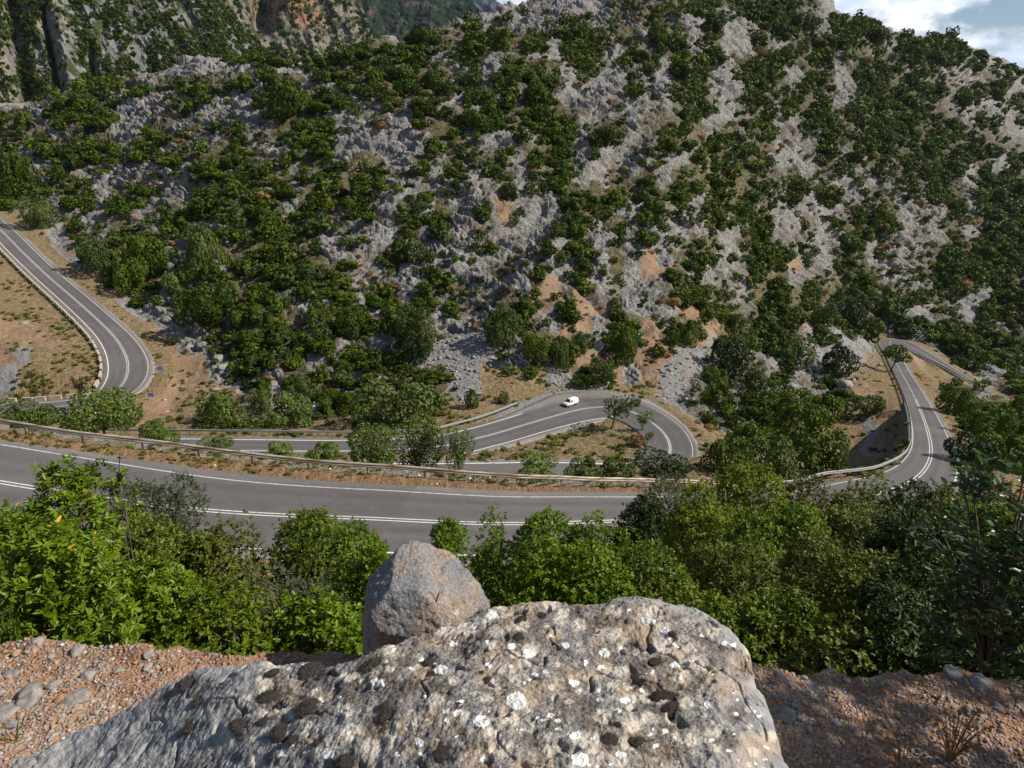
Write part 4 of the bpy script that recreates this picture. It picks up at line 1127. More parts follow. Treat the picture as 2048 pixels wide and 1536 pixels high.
for k, nm, mat in (('green', 'hillside_scrub', M_MAQUIS), ('olive', 'grey_scrub', M_OLIVE), ('dry', 'dry_scrub', M_DRY)):
    it = []
    for i in range(len(sp)):
        if i in ind or kinds[i] != k: continue
        src = SMALL if sp[i, 2] > 17 else TINY
        s = rad[i] * np.array([rs.uniform(.75, 1.35), rs.uniform(.75, 1.3), rs.uniform(.6, 1.2)])
        it.append((src[k][int(rs.integers(0, 6))], H_[i, :3] - np.array([0, 0, .15 * rad[i]]), s, rs.uniform(0, 6.28), float(np.clip(rs.normal(.5, .3), 0, 1))))
    bake(nm, it, mat)
# low herbs and dry grass tufts on the earth and grass cells, on the verges and road banks
it = []; cnt = 0
m = rs.random(36000)
hx = rs.uniform(0, 2048, 36000); hy = rs.uniform(560, 975, 36000)
gg = sample_grid(cover_grid('grass'), hx, hy)
gg = np.where(hy > 850, .7, gg)
sel = m < gg * .55
hh = hit(hx[sel], hy[sel])
nzv = fbm(hh[:, 0] / 5, hh[:, 1] / 7, 3, 141)
for h, nv in zip(hh, nzv):
    rho_ = math.hypot(h[0], h[1])
    if h[3] == 0 or rho_ > 240 or rho_ < 44 or h[4] < (-.6 if rho_ > 80 else -2.2): continue
    if rs.random() > sstep(-.18, .25, np.array(nv)): continue
    r = rs.uniform(.18, .55) * (1 if rho_ > 70 else .38)
    it.append((TINY['green'][int(rs.integers(0, 6))], h[:3] - np.array([0, 0, .1 * r]), np.array([r * 1.3, r * 1.3, r * .75]), rs.uniform(0, 6.28), float(np.clip(rs.normal(.45, .28), 0, 1))))
bake('roadside_herbs', it, M_HERB)
print('herbs', len(it))
# scrub on the far mountains
def mount_scrub(mt, count, t0, smin, smax, px_max, seed, cond=None):
    r2 = np.random.default_rng(seed); it = []
    nx, ny = mt['x'].shape
    while len(it) < count:
        i = int(r2.integers(0, nx)); j = int(r2.integers(0, ny))
        px, py = mt['PX'][i, j], mt['PY'][i, j]
        if py < -60 or px < -60 or py > 280: continue
        if cond is not None and r2.random() > cond(px, py): continue
        s = r2.uniform(smin, smax)
        loc = np.array([mt['x'][i, j], mt['y'][i, j], mt['z'][i, j] - .2 * s])
        it.append((TINY['green'][int(r2.integers(0, 6))], loc, np.array([s, s, s * 1.0]), r2.uniform(0, 6.28), float(np.clip(r2.normal(.22, .15), 0, 1))))
    return bake('mountain_scrub', it, M_MAQUIS)
def c1(px, py):
    v = float(perlin2(np.array([px / 38.]), np.array([py / 70.]), 301)[0]) * .9 + .52
    if 150 < px < 196 and 20 < py < 165: v *= .12
    if 330 < px < 440 and 85 < py < 150: v = 1
    if px > 450: v += .3
    return v
mount_scrub(MT1, 4800, .43, 1.2, 3.3, 660, 303, c1)
def c2(px, py): return .35 + float(perlin2(np.array([px / 30.]), np.array([py / 40.]), 305)[0]) * .6
mount_scrub(MT2, 1300, .66, 1.8, 4, 800, 307, c2)
# ------------------------------------------------------------------ close foliage: real leaves on twigs
def leaf_arrays(tips, tdir, per, length, width, rs, spread=(35, 85), shoot=.06, droop=.15, fold=.25):
    """rosettes of folded leaves at twig tips -> verts (n*6), two quads per leaf"""
    n = len(tips); m = per
    P0 = np.repeat(tips, m, 0); D = np.repeat(tdir, m, 0); N_ = n * m
    r = rs.normal(0, 1, (N_, 3)); s = np.cross(D, r); s /= np.linalg.norm(s, axis=1, keepdims=True) + 1e-9
    a = np.radians(rs.uniform(spread[0], spread[1], N_))[:, None]
    d = D * np.cos(a) + s * np.sin(a); d[:, 2] -= droop * rs.uniform(0, 1, N_); d /= np.linalg.norm(d, axis=1, keepdims=True)
    nn = D - d * np.sum(D * d, 1, keepdims=True) + rs.normal(0, .25, (N_, 3)); nn -= d * np.sum(nn * d, 1, keepdims=True); nn /= np.linalg.norm(nn, axis=1, keepdims=True) + 1e-9
    w = np.cross(nn, d)
    L_ = (length * rs.uniform(.65, 1.2, N_))[:, None]; W = (width * rs.uniform(.75, 1.2, N_))[:, None] * .5
    b = P0 - D * (shoot * rs.uniform(0, 1, N_))[:, None]
    V = np.stack([b, b + d * L_ * .35 + w * W + nn * W * fold, b + d * L_ * .72 + w * W * .82 + nn * W * fold, b + d * L_ - nn * L_ * .08,
                  b + d * L_ * .72 - w * W * .82 + nn * W * fold, b + d * L_ * .35 - w * W + nn * W * fold], 1).reshape(-1, 3)
    i = np.arange(N_)[:, None] * 6
    Fq = np.concatenate([i + np.array([[0, 1, 2, 3]]), i + np.array([[0, 3, 4, 5]])], 0)
    return V, Fq, N_
M_ARB = leaf_mat('strawberry_tree_leaves', (.055, .10, .004), (.13, .20, .007), (.23, .30, .02), .42, .35, .28, .1)
M_ARBY = leaf_mat('yellowing_leaves', (.42, .22, .02), (.5, .30, .03), (.6, .42, .05), .5, .3, .3, .1)
M_FINE = leaf_mat('small_shrub_leaves', (.048, .080, .004), (.115, .165, .007), (.20, .235, .016), .45, .3, .25, .1)
M_FRESH = leaf_mat('fresh_green_leaves', (.055, .098, .004), (.125, .20, .007), (.22, .29, .018), .45, .3, .28, .1)
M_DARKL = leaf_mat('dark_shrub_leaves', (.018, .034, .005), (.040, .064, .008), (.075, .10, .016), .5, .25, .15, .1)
M_OLIVL = leaf_mat('olive_shrub_leaves', (.052, .070, .007), (.115, .135, .014), (.20, .21, .03), .5, .3, .22, .1)
M_YELG = leaf_mat('yellow_green_leaves', (.075, .108, .006), (.155, .20, .012), (.26, .30, .028), .5, .25, .3, .1)
M_GREYL = leaf_mat('grey_green_small_leaves', (.04, .055, .022), (.085, .105, .05), (.15, .17, .09), .5, .25, .2, .1)
M_BROWNL = leaf_mat('bronze_leaves', (.055, .06, .014), (.11, .105, .025), (.19, .16, .04), .5, .25, .2, .1)
M_REDSEED = leaf_mat('red_seed_clusters', (.12, .02, .01), (.22, .04, .02), (.32, .08, .03), .6, .2, .1, .1)
KIND = {  # leaf material, leaf length, width, per tip, tip spacing, spread, bark
 'arbutus': (M_ARB, .055, .017, 12, .080, (40, 85), M_REDBARK), 'fine': (M_FINE, .044, .020, 9, .080, (30, 85), M_BARK), 'fresh': (M_FRESH, .048, .023, 9, .085, (30, 85), M_BARK),
 'dark': (M_DARKL, .045, .021, 9, .085, (30, 85), M_BARK), 'olive': (M_OLIVL, .047, .021, 9, .085, (30, 80), M_BARK), 'yellow': (M_YELG, .062, .028, 9, .115, (30, 85), M_BARK),
 'grey': (M_GREYL, .045, .013, 9, .09, (25, 70), M_BARK), 'bronze': (M_BROWNL, .06, .026, 9, .115, (30, 85), M_BARK)}
def fg_bush(label, px, py_top, rho, wpx, kind, seed, scale=1.0, sparse=1.0, cat='bush', name='bush', depth=None, yellow=0, stems=9, xy=None, H=None, r=None, base=None):
    rs = np.random.default_rng(seed)
    mat, ll, lw, per, gap, spread, bark = KIND[kind]
    if xy is None:
        a, b, c = raydir(px, py_top); h = math.hypot(a, b)
        x, y = a / h * rho, b / h * rho; zt = c / h * rho
        r = wpx * rho / h * .5
        zg = float(ground(x, y)); H = zt - zg
        if H < .7: print('low bush', label, round(H, 2)); H = .7
    else:
        x, y = xy; zg = float(ground(x, y)) if base is None else base
    gap *= scale; ll *= scale; lw *= scale
    Hc = min(H * .94, depth if depth else max(2.3 * r, 1.5))        # crown height
    area = 4.2 * r * r + 4.2 * r * Hc
    nt = int(min(7000, area / gap ** 2 * 2.6 * sparse))
    p, nn = crown_points(rs, nt, 1.0, 12, .68, .45)
    zm = p[:, 2].max()
    q = p * np.array([r * 1.05, r * 1.05, Hc / zm]); q[:, 2] += H - Hc
    cen = np.array([0, 0, H - Hc * .55])
    ins = rs.random(nt) < .30
    q[ins] = cen + (q[ins] - cen) * rs.uniform(.55, .95, (ins.sum(), 1))
    q += rs.normal(0, gap * .45, q.shape)
    up = rs.random(nt) < .035                                        # shoots that stand out of the outline
    q[up, 2] += rs.uniform(.03, .14, up.sum()) * min(1.2, Hc) * .8
    td = nn * .75 + np.array([0, 0, .65]) + rs.normal(0, .35, (nt, 3)); td /= np.linalg.norm(td, axis=1, keepdims=True)
    V, Fq, nl = leaf_arrays(q, td, per, ll, lw, rs, spread, gap * .7)
    lump = .5 + .5 * fbm(q[:, 0] / .35 + seed, q[:, 2] / .35 + q[:, 1], 2, seed)
    tint = np.repeat(np.clip(.25 * rs.random(nl) + .75 * rs.beta(2, 2, nl), 0, 1), 6)
    hue = np.repeat(np.repeat(np.clip(lump, 0, 1), per), 6)
    midx = np.zeros(len(Fq), np.int32); mats = [mat]
    if yellow:
        mats.append(M_ARBY)
        ycl = (np.repeat(rs.random(nt) < .3, per) & (rs.random(nl) < yellow * 2.0))
        midx = np.concatenate([ycl, ycl]).astype(np.int32)
    root = empty(name, (x, y, zg))
    tag(root, label, cat)
    mesh_obj('foliage', np_mesh('foliage', V, Fq, mats, False, {'tint': tint, 'hue': hue}, midx=midx), root)
    paths = []; rad_ = []
    tipk = rs.choice(nt, min(nt, stems * 7), replace=False)
    for s in range(stems):
        az = rs.uniform(0, 6.28); b0 = np.array([math.cos(az), math.sin(az), 0]) * r * .12
        mid = np.array([math.cos(az), math.sin(az), 0]) * r * rs.uniform(.2, .5) + np.array([0, 0, (H - Hc) + Hc * rs.uniform(.15, .4)])
        k = np.linspace(0, 1, 6)[:, None]
        st = b0 * (1 - k) ** 2 + 2 * k * (1 - k) * (b0 * .6 + np.array([0, 0, mid[2] * .6])) + mid * k ** 2 + np.array([0, 0, -.15]) * (1 - k)
        R0 = (.010 + .012 * r) * (.55 if stems < 6 else 1); paths.append(st); rad_.append(np.linspace(R0, R0 * .65, 6))
        for t in tipk[s * 7:(s + 1) * 7]:
            kk = np.linspace(0, 1, 5)[:, None]; bend = mid + (q[t] - mid) * .5 + np.array([0, 0, .12 * Hc])
            br = mid * (1 - kk) ** 2 + 2 * kk * (1 - kk) * bend + q[t] * kk ** 2
            paths.append(br); rad_.append(np.linspace(R0 * .55, .0035, 5))
    VT, FT = tubes(paths, rad_, 5)
    mesh_obj('trunk', np_mesh('trunk', VT, FT, [bark], True), root)
    return root
FG = [
 ('strawberry tree at the left edge with orange and yellow leaves among the green', 55, 958, 5.4, 330, 'arbutus', 601, dict(yellow=.035, name='tree', cat='tree', depth=2.1)),
 ('bright green strawberry tree branches with big leaf rosettes, at left just beyond the dirt ledge', 55, 1045, 4.0, 250, 'arbutus', 602, dict(depth=1.35, yellow=.008)),
 ('thin sapling with few leaves reaching over the road edge at left', 205, 905, 6.6, 120, 'fine', 603, dict(sparse=.16, depth=1.0, scale=1.15, stems=3)),
 ('grey-green topped bush in front of the road at left', 310, 950, 12, 150, 'grey', 604, dict(scale=1.5, depth=1.5)),
 ('dark leafy bush below the grey-green topped bush', 265, 1000, 9.5, 190, 'fine', 605, dict(scale=1.3)),
 ('olive green small-leaved bush between the left strawberry tree and the road', 225, 1065, 7.4, 230, 'olive', 606, dict(scale=1.1)),
 ('olive green small-leaved bush below the double white line at left', 410, 1068, 9.2, 230, 'olive', 607, dict(scale=1.2)),
 ('bright rosette-leaved bush in the left foreground above the dirt edge', 310, 1140, 5.3, 300, 'arbutus', 608, dict(yellow=.01, depth=1.3)),
 ('rounded small-leaved green bush at the dirt edge, left foreground', 420, 1185, 4.7, 330, 'fine', 609, dict(depth=1.2)),
 ('bright green leafy bush just left of the small boulder', 640, 1190, 4.6, 230, 'fresh', 610, dict(depth=1.2, yellow=.012)),
 ('large mid-green bush covering the road, left of the small boulder', 630, 1022, 9.4, 270, 'fine', 611, dict(scale=1.15, depth=2.2)),
 ('greyish twiggy bush half bare between the two green bushes at left centre', 570, 1110, 6.6, 210, 'grey', 612, dict(sparse=.5, depth=1.5)),
 ('green bush touching the left side of the small boulder', 730, 1080, 7.2, 150, 'fresh', 613, dict(depth=1.6)),
 ('small green sapling on the road edge behind the small boulder', 893, 1036, 24, 78, 'fresh', 614, dict(scale=2.0, depth=2.0, name='tree', cat='sapling')),
 ('spindly sapling with sparse leaves on the road edge right of the small boulder', 985, 1020, 17, 80, 'fine', 615, dict(sparse=.28, scale=1.9, depth=2.0, stems=4)),
 ('low sparse bush right behind the small boulder', 960, 1090, 12, 130, 'fine', 616, dict(sparse=.6, scale=1.4)),
 ('tall bright green bush in the centre, in front of the double white line', 1080, 1020, 8.4, 250, 'fresh', 617, dict(depth=2.0)),
 ('bright green bush with pointed shoots, right of the tall central bush', 1215, 1020, 8.2, 150, 'fresh', 618, dict(depth=1.8)),
 ('dense deep green bush behind the lichen boulder at centre', 1120, 1095, 6.4, 330, 'fresh', 619, dict(depth=1.6, yellow=.006)),
 ('dark green bush behind the right shoulder of the lichen boulder', 1290, 1090, 7.0, 260, 'fine', 620, dict(depth=1.6)),
 ('dark spiky grey-green tree standing against the road at right of centre', 1360, 955, 19, 150, 'grey', 621, dict(scale=1.9, depth=3.2, name='tree', cat='tree')),
 ('dark bush left of the spiky grey-green tree', 1300, 990, 17, 120, 'dark', 622, dict(scale=1.7)),
 ('tall yellow-green tree in the sun right of the spiky grey-green tree', 1500, 928, 18, 190, 'yellow', 623, dict(scale=1.5, depth=3.2, name='tree', cat='tree')),
 ('bronze-tinged tree at the right end of the yellow-green trees', 1610, 948, 19, 130, 'bronze', 624, dict(scale=1.5, depth=3, name='tree', cat='tree')),
 ('yellow-green tree in front of the spiky grey-green tree', 1425, 980, 14.5, 170, 'yellow', 625, dict(scale=1.3, depth=2.4, name='tree', cat='tree')),
 ('bright green bush below the yellow-green trees', 1570, 1020, 11.5, 230, 'fresh', 626, dict(scale=1.3)),
 ('wide olive bush hiding the road where the right-hand bend begins', 1730, 968, 20, 230, 'olive', 627, dict(scale=1.9)),
 ('dark olive bush at the outer edge of the right-hand bend', 1870, 965, 19, 170, 'dark', 628, dict(scale=1.8)),
 ('olive bush with a rounded top below the right-hand bend', 1690, 1010, 13.5, 220, 'olive', 629, dict(scale=1.4)),
 ('broad dark-green bush under the right-hand bend, partly shaded', 1830, 1020, 11.5, 260, 'dark', 630, dict(scale=1.3)),
 ('olive bush with bare curved branches right of the lichen boulder', 1470, 1085, 7.6, 260, 'olive', 631, dict(depth=1.8, sparse=.85, stems=14)),
 ('large olive green bush in the middle of the right foreground scrub', 1640, 1075, 8.6, 300, 'olive', 632, dict(depth=2.0)),
 ('green leafy bush beside the right flank of the lichen boulder', 1560, 1180, 5.6, 270, 'fine', 633, dict(depth=1.3, stems=14, sparse=.85)),
 ('dull green bush at the edge of the tree shade on the right', 1770, 1115, 7.2, 230, 'olive', 634, dict(depth=1.7)),
 ('low green bush with bare stems at the dirt edge right of the lichen boulder', 1440, 1180, 5.4, 190, 'fine', 635, dict(depth=1.2, stems=12)),
 ('leafy bush just above the right dirt ledge', 1670, 1235, 4.7, 230, 'olive', 636, dict(depth=1.1, sparse=.8, stems=12)),
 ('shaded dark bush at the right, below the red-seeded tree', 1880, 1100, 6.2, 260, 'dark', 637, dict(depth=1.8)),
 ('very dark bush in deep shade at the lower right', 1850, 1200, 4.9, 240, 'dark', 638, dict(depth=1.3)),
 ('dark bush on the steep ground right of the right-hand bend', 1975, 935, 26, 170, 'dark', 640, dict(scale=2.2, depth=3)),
 ('olive bush below the dark one right of the right-hand bend', 1935, 985, 17, 150, 'olive', 641, dict(scale=1.7, depth=2.4)),
 ('dull bush between the right-hand bend and the red-seeded tree', 2015, 1010, 12, 170, 'fine', 642, dict(scale=1.4, depth=2.2)),
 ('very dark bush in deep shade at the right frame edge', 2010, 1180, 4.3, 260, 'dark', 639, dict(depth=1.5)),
]
for label, px, py, rho, wpx, kind, seed, kw in FG:
    fg_bush(label, px, py, rho, wpx, kind, seed, **kw)
# tree with large compound leaves and red seed clusters, close on the right; most of it stands outside the frame and shades the ledge
def pinnate_tree(label, x, y, H, r, seed, base, n_leaf=420, cz=.62, red=60):
    rs = np.random.default_rng(seed)
    root = empty('tree', (x, y, base)); tag(root, label, 'tree')
    p, nn = crown_points(rs, n_leaf, 1.0, 11, .7, .45)
    q = p * np.array([r, r, H * cz / p[:, 2].max()]); q[:, 2] += H * (1 - cz)
    tips = []; dirs = []
    for a, d in zip(q, nn):
        d = d * .8 + np.array([0, 0, .25]) + rs.normal(0, .3, 3); d /= np.linalg.norm(d)
        s = np.cross(d, [0, 0, 1.]); s /= np.linalg.norm(s) + 1e-9
        Lr = rs.uniform(.14, .24)
        for k in np.linspace(.15, 1, 5):
            for sg in (1, -1):
                tips.append(a + d * Lr * (k - .5) + np.array([0, 0, -.05 * k * k])); dirs.append(d * .55 + s * sg * .9)
    tips = np.array(tips); dirs = np.array(dirs); dirs /= np.linalg.norm(dirs, axis=1, keepdims=True)
    V, Fq, nl = leaf_arrays(tips, dirs, 1, .062, .026, rs, (0, 22), .01, .1, .12)
    mesh_obj('foliage', np_mesh('foliage', V, Fq, [M_PINN], False, {'tint': np.repeat(rs.random(nl), 6), 'hue': np.full(nl * 6, .5)}), root)
    k = rs.choice(len(q), red, replace=False)
    c = np.repeat(q[k] * 1.02, 26, 0) + rs.normal(0, .045, (red * 26, 3))
    V, Fq = cards(c, rs.normal(0, 1, c.shape), .02, rs)
    mesh_obj('seed_cluster', np_mesh('seed_cluster', V, Fq, [M_REDSEED], False, {'tint': np.repeat(rs.random(len(c)), 4), 'hue': np.full(len(V), .5)}), root)['kind'] = 'stuff'
    paths = []; rad_ = []
    fork = np.array([0, 0, H * (1 - cz) * 1.0])
    kk = np.linspace(0, 1, 6)[:, None]
    paths.append(np.array([0, 0, -.3]) * (1 - kk) + fork * kk + np.array([.05, .03, 0]) * np.sin(kk * 3)); rad_.append(np.linspace(.03, .022, 6) * (.6 + .12 * H))
    for t in rs.choice(len(q), 60, replace=False):
        br = fork * (1 - kk) ** 2 + 2 * kk * (1 - kk) * (fork * .4 + q[t] * .6 + np.array([0, 0, .15])) + q[t] * kk ** 2
        paths.append(br); rad_.append(np.linspace(.007, .003, 6) * (.6 + .2 * H))
    VT, FT = tubes(paths, rad_, 5)
    mesh_obj('trunk', np_mesh('trunk', VT, FT, [M_BARK], True), root)
M_PINN = leaf_mat('compound_leaves', (.03, .06, .02), (.06, .10, .035), (.12, .17, .07), .35, .4, .25, .1)
def at_px(px, py, rho):
    a, b, c = raydir(px, py); h = math.hypot(a, b); return a / h * rho, b / h * rho, c / h * rho
x_, y_, z_ = at_px(2030, 925, 3.7)
zb = float(ground(x_, y_))
pinnate_tree('close tree with big pale compound leaves and red seed clusters at the right edge', x_ + .12, y_, z_ - zb, .46, 651, zb, 330, .42, 30)
for x_, y_, r_, h_, sd_, lab in ((3.75, 1.25, 1.15, 5.4, 652, 'shade tree with compound leaves right beside the ledge, outside the right edge'), (7.0, 4.3, 1.9, 7.4, 653, 'larger shade tree standing behind the other outside the right edge')):
    pinnate_tree(lab, x_, y_, h_, r_, sd_, float(ground(x_, y_)), int(900 * r_ * r_), .55, 20)
# ------------------------------------------------------------------ the dirt ledge in front
rs = np.random.default_rng(21)
EDGE_PX = [(-300,1285),(0,1289),(90,1290),(180,1298),(260,1305),(380,1306),(470,1318),(560,1306),(640,1316),(730,1328),(900,1300),(1100,1270),(1400,1300),(1530,1335),(1600,1338),(1650,1338),(1700,1354),(1760,1350),(1850,1352),(1930,1352),(2048,1372),(2300,1400)]
ZL = -1.5
ea = []; er = []
for px, py in EDGE_PX:
    a, b, c = raydir(px, py); t = ZL / c; ea.append(math.atan2(a, b)); er.append(math.hypot(a, b) * t)
LA = np.radians(np.linspace(-58, 58, 640)); LR = np.concatenate([np.linspace(.45, 1.2, 40, endpoint=False), np.linspace(1.2, 2.75, 330), np.linspace(2.76, 3.6, 20)])
la, lr = np.meshgrid(LA, LR, indexing='ij')
lx = np.sin(la) * lr; ly = np.cos(la) * lr
re = np.interp(la, ea, er) + fbm(lx / .14, ly / .14, 3, 401) * .045
lz = ZL + fbm(lx / .5, ly / .5, 3, 403) * .05 + fbm(lx / .09, ly / .09, 3, 405) * .018 + ridged(lx / .035, ly / .035, 2, 407) * .004
out = np.maximum(lr - re, 0)
lz = lz - np.where(out > 0, .02 + out * 2.6, 0) + .012 * sstep(.12, 0, re - lr) * (out == 0)
under = np.vectorize(lambda a, b: 0)(0, 0)
gz = ground(lx.ravel(), ly.ravel()).reshape(lx.shape) if True else 0
lz = np.where(out > 0, np.maximum(lz, gz - .25), lz)
idx = np.arange(lx.size).reshape(lx.shape)
fq = np.stack([idx[:-1, :-1], idx[1:, :-1], idx[1:, 1:], idx[:-1, 1:]], -1).reshape(-1, 4)
n = NT('stony_orange_dirt', .95, .12)
d1 = n.noise(3.2, 5, .65); d2 = n.noise(22, 5, .7); d3 = n.noise(80, 3, .7)
pv = n.voro(75, out=1); pd = n.voro(75)
col = n.mix(n.ramp(d1, .35, .68), (.24, .135, .075), (.33, .215, .14))
col = n.mix(n.ramp(d2, .52, .68, 0, .8), col, (.38, .30, .24))
col = n.mix(n.ramp(d2, .42, .28, 0, .7), col, (.17, .095, .05))
peb = n.mix(.35, (.36, .33, .31), n.mix(1, pv, (.6, .45, .33), 'MULTIPLY'))
col = n.mix(n.math('MULTIPLY', n.ramp(pd, .45, .3), n.ramp(d1, .42, .55)), col, peb)
hh_ = n.math('ADD', n.math('MULTIPLY', d2, 1.0), n.math('ADD', n.math('MULTIPLY', d3, .35), n.math('MULTIPLY', n.ramp(pd, .5, .1), .4)))
M_DIRT = n.done(col, n.bump(hh_, .9, .02))
def lz_at(x, y):
    a = math.atan2(x, y); r = math.hypot(x, y)
    i = np.interp(a, LA, np.arange(len(LA))); j = np.interp(r, LR, np.arange(len(LR)))
    return float(lz[int(round(float(i))), int(round(float(j)))])
tag(mesh_obj('ground', np_mesh('ground', np.stack([lx.ravel(), ly.ravel(), lz.ravel()], 1), fq, [M_DIRT], True)), kind='structure')
# gravel
n = NT('gravel_stone', .9, .2)
tn = n.attr('tint'); g1 = n.noise(60, 4, .65)
c_ = n.mix(n.ramp(tn, .0, .45, smooth=False), (.33, .155, .075), (.37, .26, .18)); c_ = n.mix(n.ramp(tn, .45, .75, smooth=False), c_, (.27, .26, .26)); c_ = n.mix(n.ramp(tn, .85, 1, smooth=False), c_, (.50, .47, .43))
M_GRAV = n.done(n.mix(n.ramp(g1, .35, .7, 0, .45), c_, (.2, .14, .10)), n.bump(g1, .4, .005))
bm = bmesh.new(); bmesh.ops.create_icosphere(bm, subdivisions=1, radius=1); ICO = np.array([v.co[:] for v in bm.verts]); ICF = np.array([[v.index for v in f.verts] for f in bm.faces]); bm.free()
bm = bmesh.new(); bmesh.ops.create_icosphere(bm, subdivisions=2, radius=1); IC2 = np.array([v.co[:] for v in bm.verts]); IF2 = np.array([[v.index for v in f.verts] for f in bm.faces]); bm.free()
bm = bmesh.new(); bmesh.ops.create_icosphere(bm, subdivisions=3, radius=1); IC3 = np.array([v.co[:] for v in bm.verts]); IF3 = np.array([[v.index for v in f.verts] for f in bm.faces]); bm.free()
def facet(pts, rs, k=14, lo=.55, hi=.95):
    """cut a ball by random planes into an angular stone"""
    nrm = rs.normal(0, 1, (k, 3)); nrm /= np.linalg.norm(nrm, axis=1, keepdims=True); d = rs.uniform(lo, hi, k)
    dots = pts @ nrm.T
    s = np.where(dots > 1e-3, d / np.maximum(dots, 1e-3), 9).min(1)
    return pts * np.minimum(s, 1)[:, None]
VAR = [facet(IC2, rs, 8, .42, .8) for _ in range(12)]
def scatter_stones(count, smin, smax, zone_fn, place_fn, name, mat, power=2.2, tint_fn=None):
    VV = []; TT = []; FFx = []; off = 0
    for _ in range(count):
        x, y = zone_fn()
        z = place_fn(x, y)
        if z is None: continue
        s = smin * (smax / smin) ** (rs.random() ** power)
        v = VAR[int(rs.integers(0, 12))] * s * rs.uniform(.6, 1.3, 3)
        a = rs.uniform(0, 6.28); ca, sa = math.cos(a), math.sin(a)
        v = np.stack([v[:, 0] * ca - v[:, 1] * sa, v[:, 0] * sa + v[:, 1] * ca, v[:, 2] * .62], 1) + (x, y, z + s * .05)
        VV.append(v); FFx.append(IF2 + off); off += len(v); TT.append(np.full(len(v), rs.random() if tint_fn is None else tint_fn()))
    me = np_mesh(name, np.concatenate(VV), np.concatenate(FFx), [mat], False, {'tint': np.concatenate(TT)})
    return tag(mesh_obj(name, me), kind='stuff')
def ledge_zone():
    while True:
        px = rs.uniform(-80, 620) if rs.random() < .5 else rs.uniform(1480, 2130)
        py = rs.uniform(1286, 1600)
        a, b, c = raydir(px, py); t = ZL / c; x, y = a * t, b * t
        if math.hypot(x, y) < np.interp(math.atan2(x, y), ea, er) - .01: return x, y
scatter_stones(13000, .0018, .0085, ledge_zone, lz_at, 'gravel', M_GRAV, 1.8)
scatter_stones(2200, .004, .011, ledge_zone, lz_at, 'gravel', M_GRAV, 1.3)
scatter_stones(220, .009, .019, ledge_zone, lz_at, 'gravel', M_GRAV, 1.5, lambda: float(rs.choice([rs.uniform(0, .5), rs.uniform(.6, .95)])))
n = NT('loose_limestone', .9, .2)
rc_, *_x = rock_color(n, 22, None, .7)
rc_ = n.mix(n.ramp(n.noise(18, 4, .7), .45, .7, 0, .6), rc_, (.27, .17, .10))
M_STONE = n.done(rc_, n.bump(n.noise(55, 5, .7), .6, .01))
STONES = [(75,1296,17,'pale angular stone on the left rim of the dirt ledge'),(160,1310,20,'grey stone below the pink flower at left'),(300,1325,14,'small grey stone near the left rim of the ledge'),(20,1352,18,'whitish stone at the left frame edge on the dirt'),
 (180,1360,18,'flat bluish stone on the orange dirt at left'),(60,1400,34,'broad flat grey stone half buried at left'),(10,1430,30,'grey stone cut by the left frame edge'),(25,1452,16,'cream stone below the broad flat stone at left'),(150,1410,30,'grey slab beside the left foot of the lichen boulder'),
 (110,1375,20,'rounded grey stone above the broad flat stone'),(240,1350,12,'small pale stone in the middle of the left dirt'),(655,1310,22,'grey stone on the ledge rim left of the small boulder'),(690,1318,18,'rounded stone next to the small boulder'),
 (1665,1335,30,'long grey stone on the rim of the right dirt ledge'),(1700,1345,24,'dark grey stone at the right rim where the shade begins'),(1622,1365,16,'dark pointed stone on the right orange dirt'),(1560,1352,13,'tan stone beside the right flank of the lichen boulder'),
 (1585,1416,11,'small dark stone on the right orange dirt'),(1640,1432,10,'small dark pebble stone in the middle of the right dirt'),(1610,1458,13,'grey stone low on the right dirt'),(1570,1440,24,'flat grey stone leaning on the right foot of the lichen boulder'),(1900,1360,22,'pale stone in shade on the right rim'),(1960,1380,26,'dark flat stone in shade at the far right')]
for px, py, rp, lab in STONES:
    a, b, c = raydir(px, py); t = ZL / c; s = rp * t
    v = facet(IC3, rs, 16, .5, .9); v = v * np.array([s * 1.15, s * .9, s * .6])
    v += (fbm(v[:, 0] / s * 2 + px, v[:, 1] / s * 2 + v[:, 2] / s, 3, 411) * s * .10)[:, None] * IC3
    me = np_mesh('stone', v, IF3, [M_STONE], False)
    o = mesh_obj('stone', me, None, (a * t, b * t, lz_at(a * t, b * t) + s * .04), (rs.uniform(-.2, .2), rs.uniform(-.2, .2), rs.uniform(0, 6.28)))
    tag(o, lab, 'stone')

# ------------------------------------------------------------------ the big lichen-covered boulder
OUT = [(-60,1600,.00121),(40,1520,.00124),(150,1460,.00127),(250,1425,.00128),(330,1372,.00128),(400,1335,.00126),(500,1316,.00122),(600,1322,.00117),(700,1332,.00112),(745,1305,.00113),(800,1285,.00115),(870,1258,.00117),(960,1214,.00120),(1030,1206,.00120),
 (1090,1199,.0012),(1150,1207,.0012),(1210,1205,.00119),(1250,1194,.00119),(1300,1189,.00118),(1370,1208,.00115),(1440,1240,.0011),(1488,1275,.00105),(1510,1320,.001),(1522,1380,.00095),(1548,1430,.00091),(1572,1500,.00086),(1592,1600,.00079),(1560,1800,.00067),(500,1800,.00082),(-100,1750,.0011)]
INN = [(1000,1300,.00104),(1000,1400,.00092),(1000,1536,.0008),(1300,1300,.00104),(1300,1400,.00092),(1300,1536,.00079),(700,1420,.00098),(600,1500,.00094),(450,1420,.00111),(300,1500,.00114),(800,1536,.00084),(1450,1400,.0009),(1450,1536,.00078),(200,1540,.00116),(850,1340,.00104),(1150,1250,.00112),(1430,1300,.00101),(1280,1240,.0011),
 (560,1380,.00112),(640,1360,.0011),(1000,1700,.00069),(400,1650,.00096)]
op = np.array([P(*q) for q in OUT]); ip = np.array([P(*q) for q in INN])
